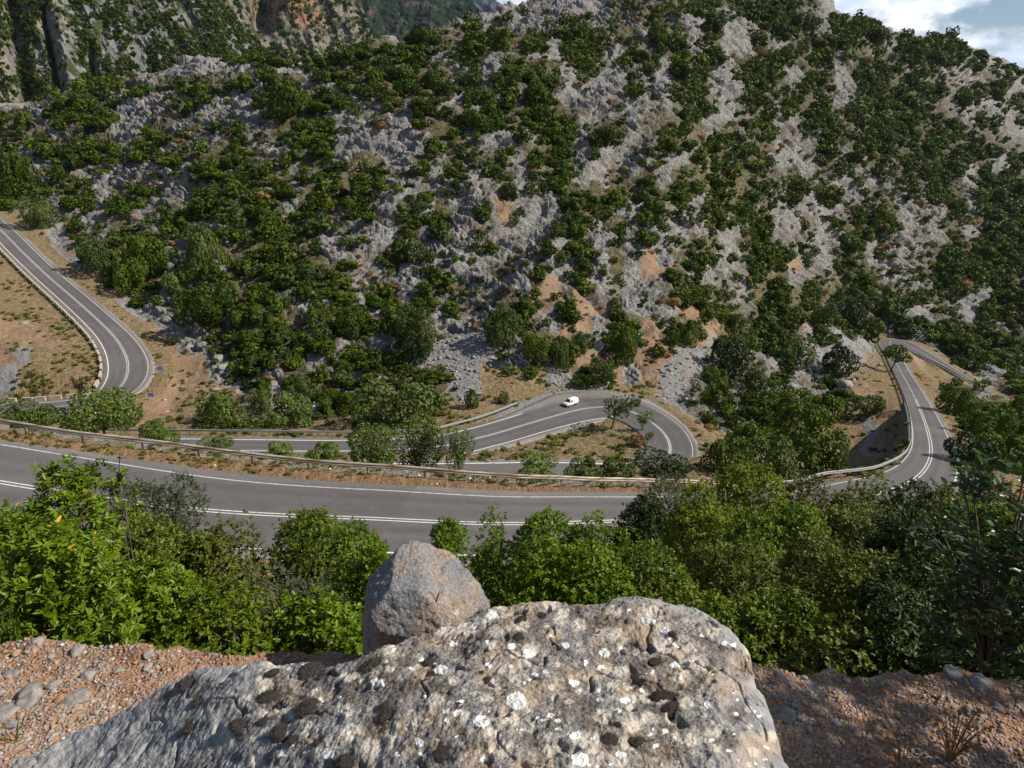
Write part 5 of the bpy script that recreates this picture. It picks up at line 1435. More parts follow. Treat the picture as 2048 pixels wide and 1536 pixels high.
bp3 = np.concatenate([op, ip])
def rbf_fit(xy, z, eps):
    K = np.sqrt(((xy[:, None] - xy[None]) ** 2).sum(-1) + eps ** 2) + np.eye(len(xy)) * -.004
    M = np.zeros((len(xy) + 3,) * 2); M[:-3, :-3] = K; M[:-3, -3] = M[-3, :-3] = 1; M[:-3, -2:] = xy; M[-2:, :-3] = xy.T
    w_ = np.linalg.solve(M, np.concatenate([z, np.zeros(3)]))
    def f(x, y):
        o_ = np.empty(len(x))
        for i in range(0, len(x), 50000):
            s_ = slice(i, i + 50000)
            o_[s_] = np.sqrt((x[s_, None] - xy[:, 0]) ** 2 + (y[s_, None] - xy[:, 1]) ** 2 + eps ** 2) @ w_[:-3] + w_[-3] + w_[-2] * x[s_] + w_[-1] * y[s_]
        return o_
    return f
fz = rbf_fit(bp3[:, :2], bp3[:, 2], .03)
BA = np.radians(np.linspace(-52, 40, 1150)); BR = np.concatenate([np.linspace(.42, .8, 150, endpoint=False), np.linspace(.8, 1.42, 420, endpoint=False), np.linspace(1.42, 2.0, 170)])
ba, br = np.meshgrid(BA, BR, indexing='ij'); bx = (np.sin(ba) * br).ravel(); by = (np.cos(ba) * br).ravel()
wx = bx + fbm(bx / .10, by / .10, 3, 421) * .022; wy = by + fbm(bx / .10 + 9, by / .10, 3, 423) * .022
def poly_sd(x, y, poly):
    """signed distance to a polygon, positive inside"""
    d = np.full(len(x), 1e9); inside = np.zeros(len(x), bool)
    for a, b in zip(poly, np.roll(poly, -1, 0)):
        e = b - a; t = np.clip(((x - a[0]) * e[0] + (y - a[1]) * e[1]) / (e @ e), 0, 1)
        d = np.minimum(d, np.hypot(x - a[0] - e[0] * t, y - a[1] - e[1] * t))
        c = (a[1] > y) != (b[1] > y)
        xin = np.where(c, (b[0] - a[0]) * (y - a[1]) / (b[1] - a[1] + 1e-12) + a[0], 1e9)
        inside ^= c & (x < xin)
    return np.where(inside, d, -d)
sdist = poly_sd(wx, wy, op[:, :2])
zz = fz(np.clip(bx, -1.3, 1), by)
Rr = .075
si = np.clip(sdist / Rr, 0, 1)
zz = zz - Rr * .55 * (1 - np.sqrt(np.clip(1 - (1 - si) ** 2, 0, 1))) + .018
zz = zz - np.where(sdist < 0, np.minimum(-sdist * 5.5, 1.2), 0)
relief = fbm(bx / .16, by / .16, 4, 431) * .024 + ridged(bx / .07, by / .07, 3, 433) * .0065 - .013 * sstep(.25, .55, fbm(bx / .05, by / .05, 3, 435)) + fbm(bx / .014, by / .014, 4, 437, .65) * .0055
crack = np.abs(fbm((bx + by * .5) / .22, (by - bx * .3) / .22, 3, 441)); relief = relief - .009 * sstep(.03, 0, crack) * sstep(-.2, .2, fbm(bx / .3, by / .3, 2, 443))
zz = zz + relief * sstep(-.12, .04, sdist)
bpx, bpyy = project(bx, by, zz)
wjx = bpx + fbm(bx / .02, by / .02, 3, 451) * 9; wjy = bpyy + fbm(bx / .02 + 5, by / .02, 3, 453) * 7
def discs(lst, soft=.12):
    m = np.zeros(len(bx))
    for cx, cy, rr in lst:
        s_ = np.where((np.abs(bpx - cx) < rr * 2.4) & (np.abs(bpyy - cy) < rr * 2))[0]
        d = np.hypot((wjx[s_] - cx) / rr, (wjy[s_] - cy) / (rr * .78))
        m[s_] = np.maximum(m[s_], sstep(1 + soft, 1 - soft, d))
    return m
white = [(1033,1402,21),(963,1442,16),(912,1427,10),(893,1422,9),(1160,1520,18),(985,1231,13),(755,1365,13),(1208,1306,11),(1057,1308,12),(1020,1293,10),(909,1285,8),(843,1319,6),(1242,1508,10),(836,1485,11),(1150,1472,10),(1148,1366,9),(655,1507,14),(1200,1334,8),(977,1331,6),(640,1400,7),(880,1340,14),(1130,1290,9),(1450,1287,8),(1465,1289,6),(920,1405,7),(1068,1350,6),(1290,1240,10),(1330,1262,9),(1250,1400,8),(1100,1430,7),(560,1508,10),(1350,1330,9),(1410,1410,7),(700,1463,8)]
cream = [(1022,1437,19),(930,1432,14),(976,1396,11),(980,1465,14),(1040,1248,16),(1100,1210,14),(890,1262,18),(935,1255,20),(1180,1480,22),(1205,1432,18),(740,1500,28),(690,1470,22),(1300,1230,22),(1330,1290,24),(1390,1330,22),(870,1400,18),(780,1300,16),(1265,1450,20),(1100,1500,16),(620,1460,20),(560,1460,18),(1120,1240,14),(1230,1220,16)]
for _ in range(150): white.append((rs.uniform(560, 1540), rs.uniform(1205, 1560), rs.uniform(1.6, 6.5)))
for _ in range(150): cream.append((rs.uniform(420, 1540), rs.uniform(1205, 1580), rs.uniform(4, 17)))
tanp = [(rs.uniform(560, 1560), rs.uniform(1195, 1560), rs.uniform(10, 36)) for _ in range(90)]
grime = [(1330,1405,46),(1300,1420,30),(1010,1262,34),(960,1280,30),(700,1380,40),(880,1380,36),(760,1350,40),(430,1372,24),(330,1400,30),(400,1530,40),(1200,1440,30)] + [(rs.uniform(420, 1500), rs.uniform(1210, 1560), rs.uniform(6, 26)) for _ in range(150)]
MOSS = [(625,1342,25,1),(652,1352,20,0),(610,1358,14,0),(540,1398,24,1),(564,1412,21,0),(615,1416,25,1),(380,1372,20,0),(398,1402,13,0),(388,1452,18,0),(486,1452,25,1),(570,1462,23,1),(530,1442,12,0),(860,1329,17,0),(748,1334,29,1),(776,1432,21,0),(886,1508,20,0),(700,1524,25,1),(775,1412,13,0),(1081,1231,13,0),(1043,1239,13,0),(1218,1480,17,0),(1278,1486,20,0),(1325,1398,24,1),(1345,1422,22,1),(962,1345,7,0),(974,1360,9,0),(918,1410,9,0),(1345,1268,9,0),(1312,1325,14,0),(1236,1450,8,0),(545,1345,14,0),(590,1480,14,0),(1040,1275,14,0),(640,1485,12,0)]
idx = np.arange(len(bx)).reshape(ba.shape)
keep = (sdist > -.30).reshape(ba.shape)
fq = np.stack([idx[:-1, :-1], idx[1:, :-1], idx[1:, 1:], idx[:-1, 1:]], -1)[(keep[:-1, :-1] & keep[1:, 1:])].reshape(-1, 4)
n = NT('lichen_limestone', .93, .18)
b1 = n.noise(7, 5, .65); b2 = n.noise(30, 6, .7); b3 = n.noise(120, 4, .7); b4 = n.noise(16, 4, .6)
col = n.mix(n.ramp(b1, .38, .64), (.215, .216, .226), (.33, .322, .315))
col = n.mix(n.ramp(b2, .50, .70, 0, .75), col, (.46, .44, .41))
col = n.mix(n.ramp(b2, .46, .28, 0, .85), col, (.12, .105, .09))
top = n.attr('crust')
br_ = n.math('MULTIPLY', top, n.ramp(b4, .50, .66))
col = n.mix(n.math('MULTIPLY', br_, .6), col, (.27, .19, .12))
b6 = n.noise(95, 4, .75); col = n.mix(n.math('MULTIPLY', top, n.ramp(b6, .53, .63, 0, .9)), col, (.20, .115, .055)); col = n.mix(n.math('MULTIPLY', top, n.ramp(b6, .45, .36, 0, .8)), col, (.075, .062, .05))
b5 = n.noise(300, 3, .75); col = n.mix(n.math('MULTIPLY', top, n.ramp(b5, .56, .68, 0, .75)), col, (.07, .06, .05)); col = n.mix(n.ramp(b5, .44, .34, 0, .6), col, (.50, .47, .43))
col = n.mix(n.math('MULTIPLY', n.math('MULTIPLY', top, n.ramp(b3, .50, .62)), n.ramp(b1, .35, .6, .25, .9)), col, (.11, .085, .06))
col = n.mix(n.math('MULTIPLY', n.math('MULTIPLY', top, n.ramp(n.noise(46, 4, .7), .51, .66)), .95), col, (.50, .45, .385))
col = n.mix(n.math('MULTIPLY', n.attr('tan'), n.ramp(b2, .3, .6, .15, .75)), col, (.47, .34, .21))
col = n.mix(n.math('MULTIPLY', n.attr('grime'), n.ramp(b3, .62, .42, .25, .95)), col, (.065, .052, .043))
col = n.mix(n.math('MULTIPLY', n.attr('cream'), n.ramp(b3, .25, .6, .5, .95)), col, (.56, .50, .42))
col = n.mix(n.math('MULTIPLY', n.attr('white'), n.ramp(b3, .2, .5, .75, 1)), col, (.78, .77, .73))
hb_ = n.math('ADD', n.math('MULTIPLY', b2, .7), n.math('ADD', n.math('MULTIPLY', b3, .4), n.math('MULTIPLY', n.attr('white'), .25)))
M_LICH = n.done(col, n.bump(hb_, .8, .012))
crust = sstep(500, 800, bpx) * sstep(.0, .10, sdist + fbm(bx / .05, by / .05, 3, 461) * .06) * (1 - sstep(1400, 1500, bpx) * sstep(1230, 1300, bpyy) * .8)
grime += [(m_[0], m_[1] + 2, m_[2] * 1.5) for m_ in MOSS]
me = np_mesh('boulder', np.stack([bx, by, zz], 1), fq, [M_LICH], True, {'white': discs(white, .1), 'cream': discs(cream, .35), 'tan': discs(tanp, .6) * .85, 'grime': discs(grime, .6) * .85, 'crust': crust})
tag(mesh_obj('boulder', me), 'broad foreground boulder covered with white, cream and black lichen', 'boulder')
# moss cushions on it
gridz = zz.reshape(ba.shape)
def boulder_at(px, py):
    a, b, c = raydir(px, py); h = math.hypot(a, b); i = int(np.clip(np.interp(math.atan2(a, b), BA, np.arange(len(BA))), 0, len(BA) - 1))
    colz = gridz[i] / BR; j = int(np.argmax((colz >= c / h) & (BR > .5)))
    return math.sin(BA[i]) * BR[j], math.cos(BA[i]) * BR[j], gridz[i, j], BR[j] / h
n = NT('black_moss', .95, .1)
m1 = n.noise(220, 4, .7); m2 = n.noise(40, 3, .6)
M_MOSS = n.done(n.mix(n.ramp(m1, .45, .72), n.mix(n.ramp(m2, .4, .6), (.055, .046, .043), (.095, .072, .06)), (.20, .175, .155)), n.bump(m1, 1, .006))
bm = bmesh.new(); bmesh.ops.create_icosphere(bm, subdivisions=4, radius=1); IC4 = np.array([v.co[:] for v in bm.verts]); IF4 = np.array([[v.index for v in f.verts] for f in bm.faces]); bm.free()
MOSSV = []
for k in range(5):
    v = IC4 * np.array([1, rs.uniform(.75, 1), .55]); rr = np.random.default_rng(470 + k)
    v *= (1 + .16 * fbm(IC4[:, 0] * 1.7 + k * 7, IC4[:, 1] * 1.7 + IC4[:, 2], 2, 471))[:, None]
    v *= (1 + .10 * fbm(IC4[:, 0] * 6 + k, IC4[:, 1] * 6 + IC4[:, 2] * 3, 3, 473))[:, None]; v += IC4 * rr.uniform(-.05, .09, len(v))[:, None]
    sel_ = rr.choice(len(v), 900); bs_ = v[sel_]; nr = IC4[sel_] + rr.normal(0, .35, (900, 3)); nr /= np.linalg.norm(nr, axis=1, keepdims=True); tg_ = np.cross(nr, rr.normal(0, 1, (900, 3))); tg_ /= np.linalg.norm(tg_, axis=1, keepdims=True)
    hl = rr.uniform(.10, .26, (900, 1)); sv = np.stack([bs_ - tg_ * .03, bs_ + tg_ * .03, bs_ + nr * hl + tg_ * .008, bs_ + nr * hl - tg_ * .008], 1).reshape(-1, 3)
    nv0 = len(v); v = np.concatenate([v, sv]); q4 = np.arange(3600).reshape(900, 4) + nv0
    F3 = np.concatenate([np.concatenate([IF4, IF4[:, 2:]], 1)[:0], q4])
    me_ = bpy.data.meshes.new('moss_cushion'); me_.from_pydata(v.tolist(), [], IF4.tolist() + q4.tolist()); me_.materials.append(M_MOSS); MOSSV.append(me_)
for k, (px, py, rp, two) in enumerate(MOSS):
    x, y, z, t = boulder_at(px, py); s = rp * t * .95
    o = mesh_obj('moss_cushion', MOSSV[k % 5], None, (x, y, z - s * .10), (rs.uniform(-.25, .25), rs.uniform(-.25, .25), rs.uniform(0, 6.28)), (s, s, s * .6))
    side = 'on the left boulder slope' if px < 680 else ('on the boulder middle' if px < 1000 else 'on the right boulder half')
    rowy = 'near its back edge' if py < 1300 else ('half way up' if py < 1400 else 'low down')
    tag(o, f"{'large' if rp > 22 else ('mid-sized' if rp > 14 else 'small')} black moss {side}, {rowy}", 'moss cushion', 'black moss cushions on the lichen boulder')
# ------------------------------------------------------------------ the small boulder behind it
rs2 = np.random.default_rng(33)
bm = bmesh.new(); bmesh.ops.create_icosphere(bm, subdivisions=6, radius=1); v = np.array([q.co[:] for q in bm.verts]); f6 = np.array([[q.index for q in f.verts] for f in bm.faces]); bm.free()
PL = [((-.15,-.88,.44),.135),((.40,-.66,.62),.152),((.46,-.16,.86),.122),((-.66,-.2,.72),.150),((-1,-.25,.12),.160),((.93,-.35,.22),.158),((.6,-.75,-.1),.165),((-.7,-.7,-.15),.165),((0,1,.25),.15),((.7,.6,.3),.17),((-.7,.6,.4),.165),((0,0,-1),.24),((-.25,-.97,-.2),.150),((-.05,-.25,.96),.138),((.86,.1,.5),.175)]
dirs = v / np.linalg.norm(v, axis=1, keepdims=True)
s = np.full(len(v), .30)
wn = fbm(dirs[:, 0] * 2.2 + 3, dirs[:, 1] * 2.2 + dirs[:, 2] * 1.7, 3, 481)
for nm, d in PL:
    nm = np.array(nm, float); nm /= np.linalg.norm(nm); dd = dirs @ nm
    s = np.minimum(s, np.where(dd > .05, d / np.maximum(dd, .05), 9))
s = s * (1 + .05 * wn + .035 * fbm(dirs[:, 0] * 7, dirs[:, 1] * 7 + dirs[:, 2] * 6, 4, 483) + .022 * ridged(dirs[:, 0] * 13 + dirs[:, 2] * 9, dirs[:, 1] * 16 + dirs[:, 2] * 12, 3, 485))
v = dirs * s[:, None] * np.array([.98, .95, .93])
n = NT('bluish_limestone', .9, .2)
c1_ = n.noise(5, 5, .6); c2_ = n.noise(22, 6, .7); c3_ = n.noise(90, 4, .7)
col = n.mix(n.ramp(c1_, .35, .62), (.25, .25, .268), (.36, .345, .335))
col = n.mix(n.ramp(n.noise(6.5, 4, .65), .46, .60, 0, .85), col, (.42, .30, .215))
col = n.mix(n.ramp(c2_, .54, .7, 0, .6), col, (.46, .44, .42)); col = n.mix(n.ramp(c2_, .44, .28, 0, .8), col, (.11, .10, .095))
vs = n.new('ShaderNodeTexVoronoi'); n.put(vs.inputs['Vector'], n.co()); vs.inputs['Scale'].default_value = 17
spot = n.math('MULTIPLY', n.ramp(vs.outputs['Distance'], .16, .11), n.ramp(n.noise(9, 2, vec=vs.outputs['Position']), .54, .56))
col = n.mix(spot, col, (.78, .77, .74))
col = n.mix(n.ramp(c3_, .62, .40, 0, .55), col, (.15, .14, .135)); col = n.mix(n.ramp(n.noise(7, 4, .7), .60, .67, 0, .9), col, (.06, .048, .04))
M_BLUE = n.done(col, n.bump(n.math('ADD', c2_, n.math('MULTIPLY', c3_, .6)), 1, .02))
c0 = P(843, 1210, .00150)
o = mesh_obj('boulder', np_mesh('boulder', v, f6, [M_BLUE], True), None, tuple(c0), (0, 0, 0))
tag(o, 'smaller upright bluish-grey boulder with orange stains behind the lichen boulder', 'boulder')
# dry little rosette in its crack and moss patch
def sprig(label, px, py, t, h, nst, mat, seed, head=None, name='plant', cat='plant'):
    r3 = np.random.default_rng(seed); base = P(px, py, t); paths = []; rd_ = []
    for _ in range(nst):
        a = r3.uniform(0, 6.28); l = h * r3.uniform(.6, 1); kk = np.linspace(0, 1, 5)[:, None]
        tip = np.array([math.cos(a) * l * .45, math.sin(a) * l * .45, l]); paths.append(tip * kk + np.array([0, 0, .2 * l]) * np.sin(kk * 3.1) - np.array([0, 0, .02])); rd_.append(np.linspace(.0016, .0008, 5))
    root = empty(name, tuple(base)); tag(root, label, cat)
    V, Fq = tubes(paths, rd_, 4); mesh_obj('stem', np_mesh('stem', V, Fq, [mat]), root)
    if head is not None:
        for p in paths: head(root, p[-1], r3)
    return root
M_PINK = plain('pink_petals', (.62, .06, .36), .6, .2); M_STEM = plain('green_stems', (.10, .14, .03), .7, .2); M_SEED = plain('brown_seed_heads', (.22, .13, .07), .9, .1); M_YEL = plain('yellow_petals', (.75, .5, .03), .6, .2)
def petal_head(mat, r):
    def f(root, p, r3):
        V = [[0, 0, 0]]; Fq = []
        for k in range(5):
            a = k * 1.2566; n0 = len(V)
            V += [[math.cos(a - .5) * r * .8, math.sin(a - .5) * r * .8, r * .25], [math.cos(a) * r * 1.15, math.sin(a) * r * 1.15, r * .2], [math.cos(a + .5) * r * .8, math.sin(a + .5) * r * .8, r * .25]]
            Fq.append([0, n0, n0 + 1, n0 + 2])
        mesh_obj('blossom', np_mesh('blossom', V, np.array(Fq), [mat]), root, tuple(p), (-.5 + r3.uniform(-.3, .3), r3.uniform(-.3, .3), r3.uniform(0, 6)))
    return f
def ball_head(root, p, r3):
    mesh_obj('seed_head', np_mesh('seed_head', VAR[int(r3.integers(0, 12))] * .006, IF2, [M_SEED]), root, tuple(p))
def ledge_t(px, py): return ZL / raydir(px, py)[2]
sprig('single bright pink flower on the left rim of the dirt ledge', 183, 1302, ledge_t(183, 1304), .018, 1, M_STEM, 701, petal_head(M_PINK, .011), 'flower', 'flower')
sprig('small pink flower at the rim left of the small boulder', 632, 1330, ledge_t(632, 1330), .02, 1, M_STEM, 702, petal_head(M_PINK, .008), 'flower', 'flower')
sprig('tiny yellow flower at the rim left of the small pink one', 606, 1328, ledge_t(606, 1330), .02, 1, M_STEM, 703, petal_head(M_YEL, .005), 'flower', 'flower')
sprig('pink flower in the dry seed heads at lower right', 1812, 1520, ledge_t(1812, 1520), .02, 1, M_STEM, 704, petal_head(M_PINK, .010), 'flower', 'flower')
sprig('dry reddish rosette plant growing in a crack of the small boulder', 872, 1192, .00134, .035, 9, M_REDBARK, 705)
sprig('clump of dry brown seed heads in shade at lower right', 1900, 1520, ledge_t(1900, 1520), .16, 40, M_SEED, 706, ball_head)
sprig('second clump of dry seed heads nearer the bottom edge at right', 1800, 1560, ledge_t(1800, 1560), .13, 30, M_SEED, 707, ball_head)
sprig('sparse green weed on the dirt at the lower left edge', 30, 1490, ledge_t(30, 1490), .12, 7, M_STEM, 708)
# ------------------------------------------------------------------ white van
def build_van():
    rd = ROADS['mid']; i = rd.near_px(1160, 810)
    pos = rd.c[i].copy(); d = rd.d[i]; nrm = rd.n[i]
    pos[:2] += nrm * 2.7
    heading = math.atan2(-d[1], -d[0])                    # driving back towards the left
    root = empty('van', tuple(pos + np.array([0, 0, .005])), (0, 0, heading + .22), (.74, .74, .74))
    tag(root, 'small white panel van driving round the middle hairpin', 'van')
    M_W = plain('white_van_paint', (.80, .80, .80), .3, .5, 0, .02, 2); M_G = plain('dark_window_glass', (.02, .025, .035), .08, .6, 0, .1); M_B = plain('black_rubber', (.018, .018, .018), .85, .1)
    M_L = plain('headlamp_glass', (.75, .77, .8), .1, .6); M_RL = plain('red_lamp', (.45, .02, .02), .2, .5); M_K = plain('grey_bumper_plastic', (.07, .07, .075), .6, .3); M_H = plain('steel_rim', (.5, .5, .52), .35, .5, .6)
    # side outline (x forward, z up) of the body shell, and half widths per height
    prof = [(-2.05,.34),(-2.10,.75),(-2.08,1.30),(-2.02,1.70),(-1.85,1.84),(-1.0,1.90),(.1,1.89),(.50,1.82),(1.22,1.16),(1.30,1.10),(1.80,1.00),(2.02,.88),(2.12,.66),(2.12,.34)]
    def hw(z): return float(np.interp(z, [.3, .6, 1.0, 1.2, 1.75, 1.92], [.80, .86, .87, .84, .72, .64]))
    bm = bmesh.new()
    rings = []
    for f in (-1, -.86, 0, .86, 1):
        ring = []
        for x, z in prof:
            k = 1.0 if abs(f) < 1 else 1.0
            zz_ = z - (.05 * (z - .3) if abs(f) == 1 else 0); xx_ = x * (.985 if abs(f) == 1 else 1)
            ring.append(bm.verts.new((xx_, f * hw(z), zz_)))
        rings.append(ring)
    for a, b in zip(rings[:-1], rings[1:]):
        for k in range(len(prof)):
            k2 = (k + 1) % len(prof)
            bm.faces.new((a[k], a[k2], b[k2], b[k]))
    bm.faces.new(rings[0][::-1]); bm.faces.new(rings[-1])
    bmesh.ops.recalc_face_normals(bm, faces=bm.faces[:])
    bmesh.ops.bevel(bm, geom=[e for e in bm.edges if e.calc_face_angle(0) > .7], offset=.03, segments=2, affect='EDGES')
    bm_obj('body', bm, M_W, root, True)
    def panel(name, pts, mat, th=.012, parent=root):
        bm = bmesh.new(); vs = [bm.verts.new(p) for p in pts]; f = bm.faces.new(vs); bm.normal_update()
        r = bmesh.ops.extrude_face_region(bm, geom=[f]); nn = f.normal.copy()
        bmesh.ops.translate(bm, verts=[q for q in r['geom'] if isinstance(q, bmesh.types.BMVert)], vec=nn * th)
        bmesh.ops.recalc_face_normals(bm, faces=bm.faces[:])
        return bm_obj(name, bm, mat, parent)
    def on_ws(f, t): # along the windscreen slope
        x = .54 + (1.20 - .54) * t; z = 1.79 + (1.18 - 1.79) * t
        return (x + .012, f * (hw(z) - .09), z + .012)
    panel('windscreen', [on_ws(-1, .04), on_ws(-1, .96), on_ws(1, .96), on_ws(1, .04)], M_G)
    for s in (-1, 1):
        def side(x, z, o=.006): return (x, s * (hw(z) + o), z)
        w1 = panel('side_window', [side(.42, 1.66), side(1.02, 1.22), side(.05, 1.20), side(.05, 1.68)][::s], M_G, .008)
        panel('door', [side(-.02, 1.16), side(.98, 1.16), side(1.0, .45), side(-.02, .45)][::s], M_W, .008)
        panel('headlight', [(2.06, s * .84, .84), (2.10, s * .80, .68), (2.135, s * .45, .68), (2.075, s * .50, .86)][::-s], M_L, .01)
        panel('tail_light', [(-2.11, s * .80, 1.2), (-2.115, s * .80, .8), (-2.115, s * .70, .8), (-2.11, s * .70, 1.2)][::s], M_RL, .012)
        bm = bmesh.new(); add_box(bm, (.98, s * 1.0, 1.22), (.12, .22, .18), bev=.03); bm_obj('mirror', bm, M_K, root, True)
        for x in (1.30, -1.32):
            wo = empty('wheel', (x, s * .78, .31)); wo.parent = root
            bm = bmesh.new(); add_cyl(bm, (0, -.10, 0), (0, .10, 0), .31, n=24); bmesh.ops.bevel(bm, geom=bm.edges[:], offset=.02, segments=1, affect='EDGES'); bm_obj('tyre', bm, M_B, wo, True)
            bm = bmesh.new(); add_cyl(bm, (0, s * .085, 0), (0, s * .115, 0), .19, .17, n=16); bm_obj('rim', bm, M_H, wo)
    for x, nm in ((2.13, 'front_bumper'), (-2.11, 'rear_bumper')):
        bm = bmesh.new(); add_box(bm, (x, 0, .42), (.14, 1.66, .26), bev=.05); bm_obj(nm, bm, M_K, root, True)
    bm = bmesh.new(); add_box(bm, (2.13, 0, .70), (.03, .8, .10), bev=.01); bm_obj('grille', bm, M_K, root)
    bm = bmesh.new(); add_box(bm, (0, 0, .30), (3.9, 1.5, .12)); bm_obj('underbody', bm, M_B, root)
    panel('rear_window', [(-2.085, .60, 1.62), (-2.105, .66, 1.22), (-2.105, -.66, 1.22), (-2.085, -.60, 1.62)], M_G, .01)
build_van()

# ------------------------------------------------------------------ road signs
M_BLUE_S = plain('blue_sign_face', (.06, .16, .38), .4, .4, 0, .08); M_GREY = plain('grey_sign_back', (.35, .36, .37), .5, .4, .5); M_YS = plain('yellow_sign_face', (.75, .38, .03), .4, .4, 0, .08); M_RS = plain('red_sign_border', (.55, .05, .02), .4, .4, 0, .08); M_BLK = plain('black_paint', (.02, .02, .02), .5, .3); M_WHT = plain('white_sign_face', (.8, .8, .8), .4, .4, 0, .04)
def ground_px(px, py, rmin=47):
    return hit(px, py, rmin)[0]
def rect_sign(label, px, py, wm, hm, zc, mat, face):
    h = ground_px(px, py); root = empty('road_sign', tuple(h[:3]), (0, 0, face)); tag(root, label, 'road sign')
    bm = bmesh.new(); add_cyl(bm, (0, .04, -.3), (0, .04, zc + hm * .4), .035); bm_obj('post', bm, M_GREY, root)
    bm = bmesh.new(); add_box(bm, (0, 0, zc), (wm, .03, hm), bev=.01); bm_obj('board', bm, mat, root)
    return root
rect_sign('blue rectangular sign on a post above the left hairpin, the upper of two', 322, 752, 1.15, .85, 1.7, M_BLUE_S, .25)
rect_sign('blue rectangular sign on a post beside the left hairpin, the lower of two', 304, 804, 1.0, .7, 1.5, M_BLUE_S, .1)
def tri_sign(label, px, py, s, zc, face):
    h = ground_px(px, py); root = empty('road_sign', tuple(h[:3]), (0, 0, face)); tag(root, label, 'road sign')
    bm = bmesh.new(); add_cyl(bm, (0, .05, -.3), (0, .05, zc + s * .3), .035); bm_obj('post', bm, M_GREY, root)
    for nm, k, m, y in (('border', 1.0, M_RS, 0), ('board', .72, M_YS, -.022)):
        bm = bmesh.new(); vs = []
        for yy in (y - .012, y + .012): vs.append([bm.verts.new((s * k * .577 * math.cos(a), yy, zc + s * k * .577 * math.sin(a))) for a in (R(90), R(210), R(330))])
        bm.faces.new(vs[0]); bm.faces.new(vs[1][::-1])
        for j in range(3): bm.faces.new((vs[0][j], vs[1][j], vs[1][(j + 1) % 3], vs[0][(j + 1) % 3]))
        bmesh.ops.recalc_face_normals(bm, faces=bm.faces[:]); bm_obj(nm, bm, m, root)
tri_sign('yellow triangular warning sign with red border on the grassy island of the middle hairpin', 1037, 904, 1.0, 1.3, -.5)
tri_sign('orange triangular warning sign between the two arms of the right road', 1843, 768, 1.6, 1.5, .1)
tri_sign('orange triangular warning sign beside the far arm at the right edge', 2022, 812, 1.5, 1.5, .1)
def chevron(label, px, py, face, s=1.5):
    h = ground_px(px, py); root = empty('chevron_board', tuple(h[:3]), (0, 0, face)); tag(root, label, 'chevron board')
    bm = bmesh.new(); add_cyl(bm, (0, .05, -.3), (0, .05, 1.5), .04); bm_obj('post', bm, M_GREY, root)
    bm = bmesh.new(); add_box(bm, (0, 0, 1.2), (s, .04, s * .8), bev=.01); bm_obj('board', bm, M_WHT, root)
    bm = bmesh.new()
    for z0, z1 in ((-.36, 0), (0, .36)):
        a = .18 if z0 < 0 else -.18
        q = [(-.25 + (0 if z0 < 0 else .3), z0), (.12 + (0 if z0 < 0 else .3), z0), (.42 - (0 if z0 < 0 else .3), z1), (.05 - (0 if z0 < 0 else .3), z1)]
        vs = [bm.verts.new((x * s / 1.2, -.024, 1.2 + z * s / 1.0)) for x, z in q]; bm.faces.new(vs)
    bm_obj('chevron', bm, M_BLK, root)
chevron('black and white chevron board left of the right hairpin apex', 1757, 667, .15)
chevron('black and white chevron board behind the right hairpin apex', 1781, 668, .0)
chevron('white chevron board beside the far arm of the right road', 1929, 752, -.2, 1.4)

# ------------------------------------------------------------------ roadside trees with a trunk
def roadside_tree(label, px, base_py, wpx, hpx, mat, seed, trunk=.35, quad=.2, nq=900, lean=0, rmin=47, thin=1.0, cat='tree', bank=None):
    h = hit(px, base_py, rmin)[0]
    if bank is not None:
        (bx_, by_), zt = behind_rail(px, base_py, bank); h = np.array([bx_, by_, float(ground(bx_, by_)), 1, 9])
    if h[3] == 0: print('tree miss', label); return
    t = (h[1] * CP - h[2] * SP) / F; r = wpx * t * .5; H = hpx * t * 1.06
    if bank is not None: H = zt - h[2]; print(label[:30], round(H, 1), round(r, 1))
    rs = np.random.default_rng(seed)
    p, nn = crown_points(rs, int(nq * thin), 1.0, 13, .74, .40)
    cz = 1 - trunk; q = p * np.array([r * 1.05, r * 1.05, H * cz / p[:, 2].max()]); q[:, 2] += H * trunk; q[:, 0] += lean * q[:, 2]
    ins = rs.random(len(q)) < .35; cen = np.array([lean * H * .7, 0, H * (trunk + cz * .45)]); q[ins] = cen + (q[ins] - cen) * rs.uniform(.4, .95, (ins.sum(), 1))
    root = empty('tree', tuple(h[:3] - np.array([0, 0, .05 * H]))); tag(root, label, cat)
    V, Fq = cards(q, nn, quad * r, rs, 1.0)
    mesh_obj('crown', np_mesh('crown', V, Fq, [mat], False, {'tint': np.repeat(rs.random(len(q)), 4), 'hue': np.full(len(V), .5)}), root)
    paths = []; rd_ = []; kk = np.linspace(0, 1, 6)[:, None]; fork = np.array([lean * H * trunk, 0, H * trunk * 1.1])
    paths.append(fork * kk + np.array([0, 0, -.4]) * (1 - kk)); rd_.append(np.linspace(.035 * H, .024 * H, 6) * .8)
    for k in rs.choice(len(q), 26, replace=False):
        paths.append(fork * (1 - kk) ** 2 + 2 * kk * (1 - kk) * (fork * .5 + q[k] * .5 + np.array([0, 0, .08 * H])) + q[k] * kk ** 2); rd_.append(np.linspace(.012 * H, .003 * H, 6))
    V, Fq = tubes(paths, rd_, 5); mesh_obj('trunk', np_mesh('trunk', V, Fq, [M_BARK], True), root)
M_LEAFY = PROTO['light'][0].materials[0]
roadside_tree('leafy green tree rising behind the guardrail at left, over the left hairpin', 190, 774, 165, 0, M_LEAFY, 801, .25, .075, 5200, bank=6)
roadside_tree('smaller leafy tree left of the big one behind the left guardrail', 75, 812, 110, 0, M_LEAFY, 802, .2, .09, 2600, bank=5)
roadside_tree('bushy tree behind the guardrail left of the slender tree', 745, 842, 120, 0, M_LEAFY, 803, .18, .08, 4000, bank=5.5)
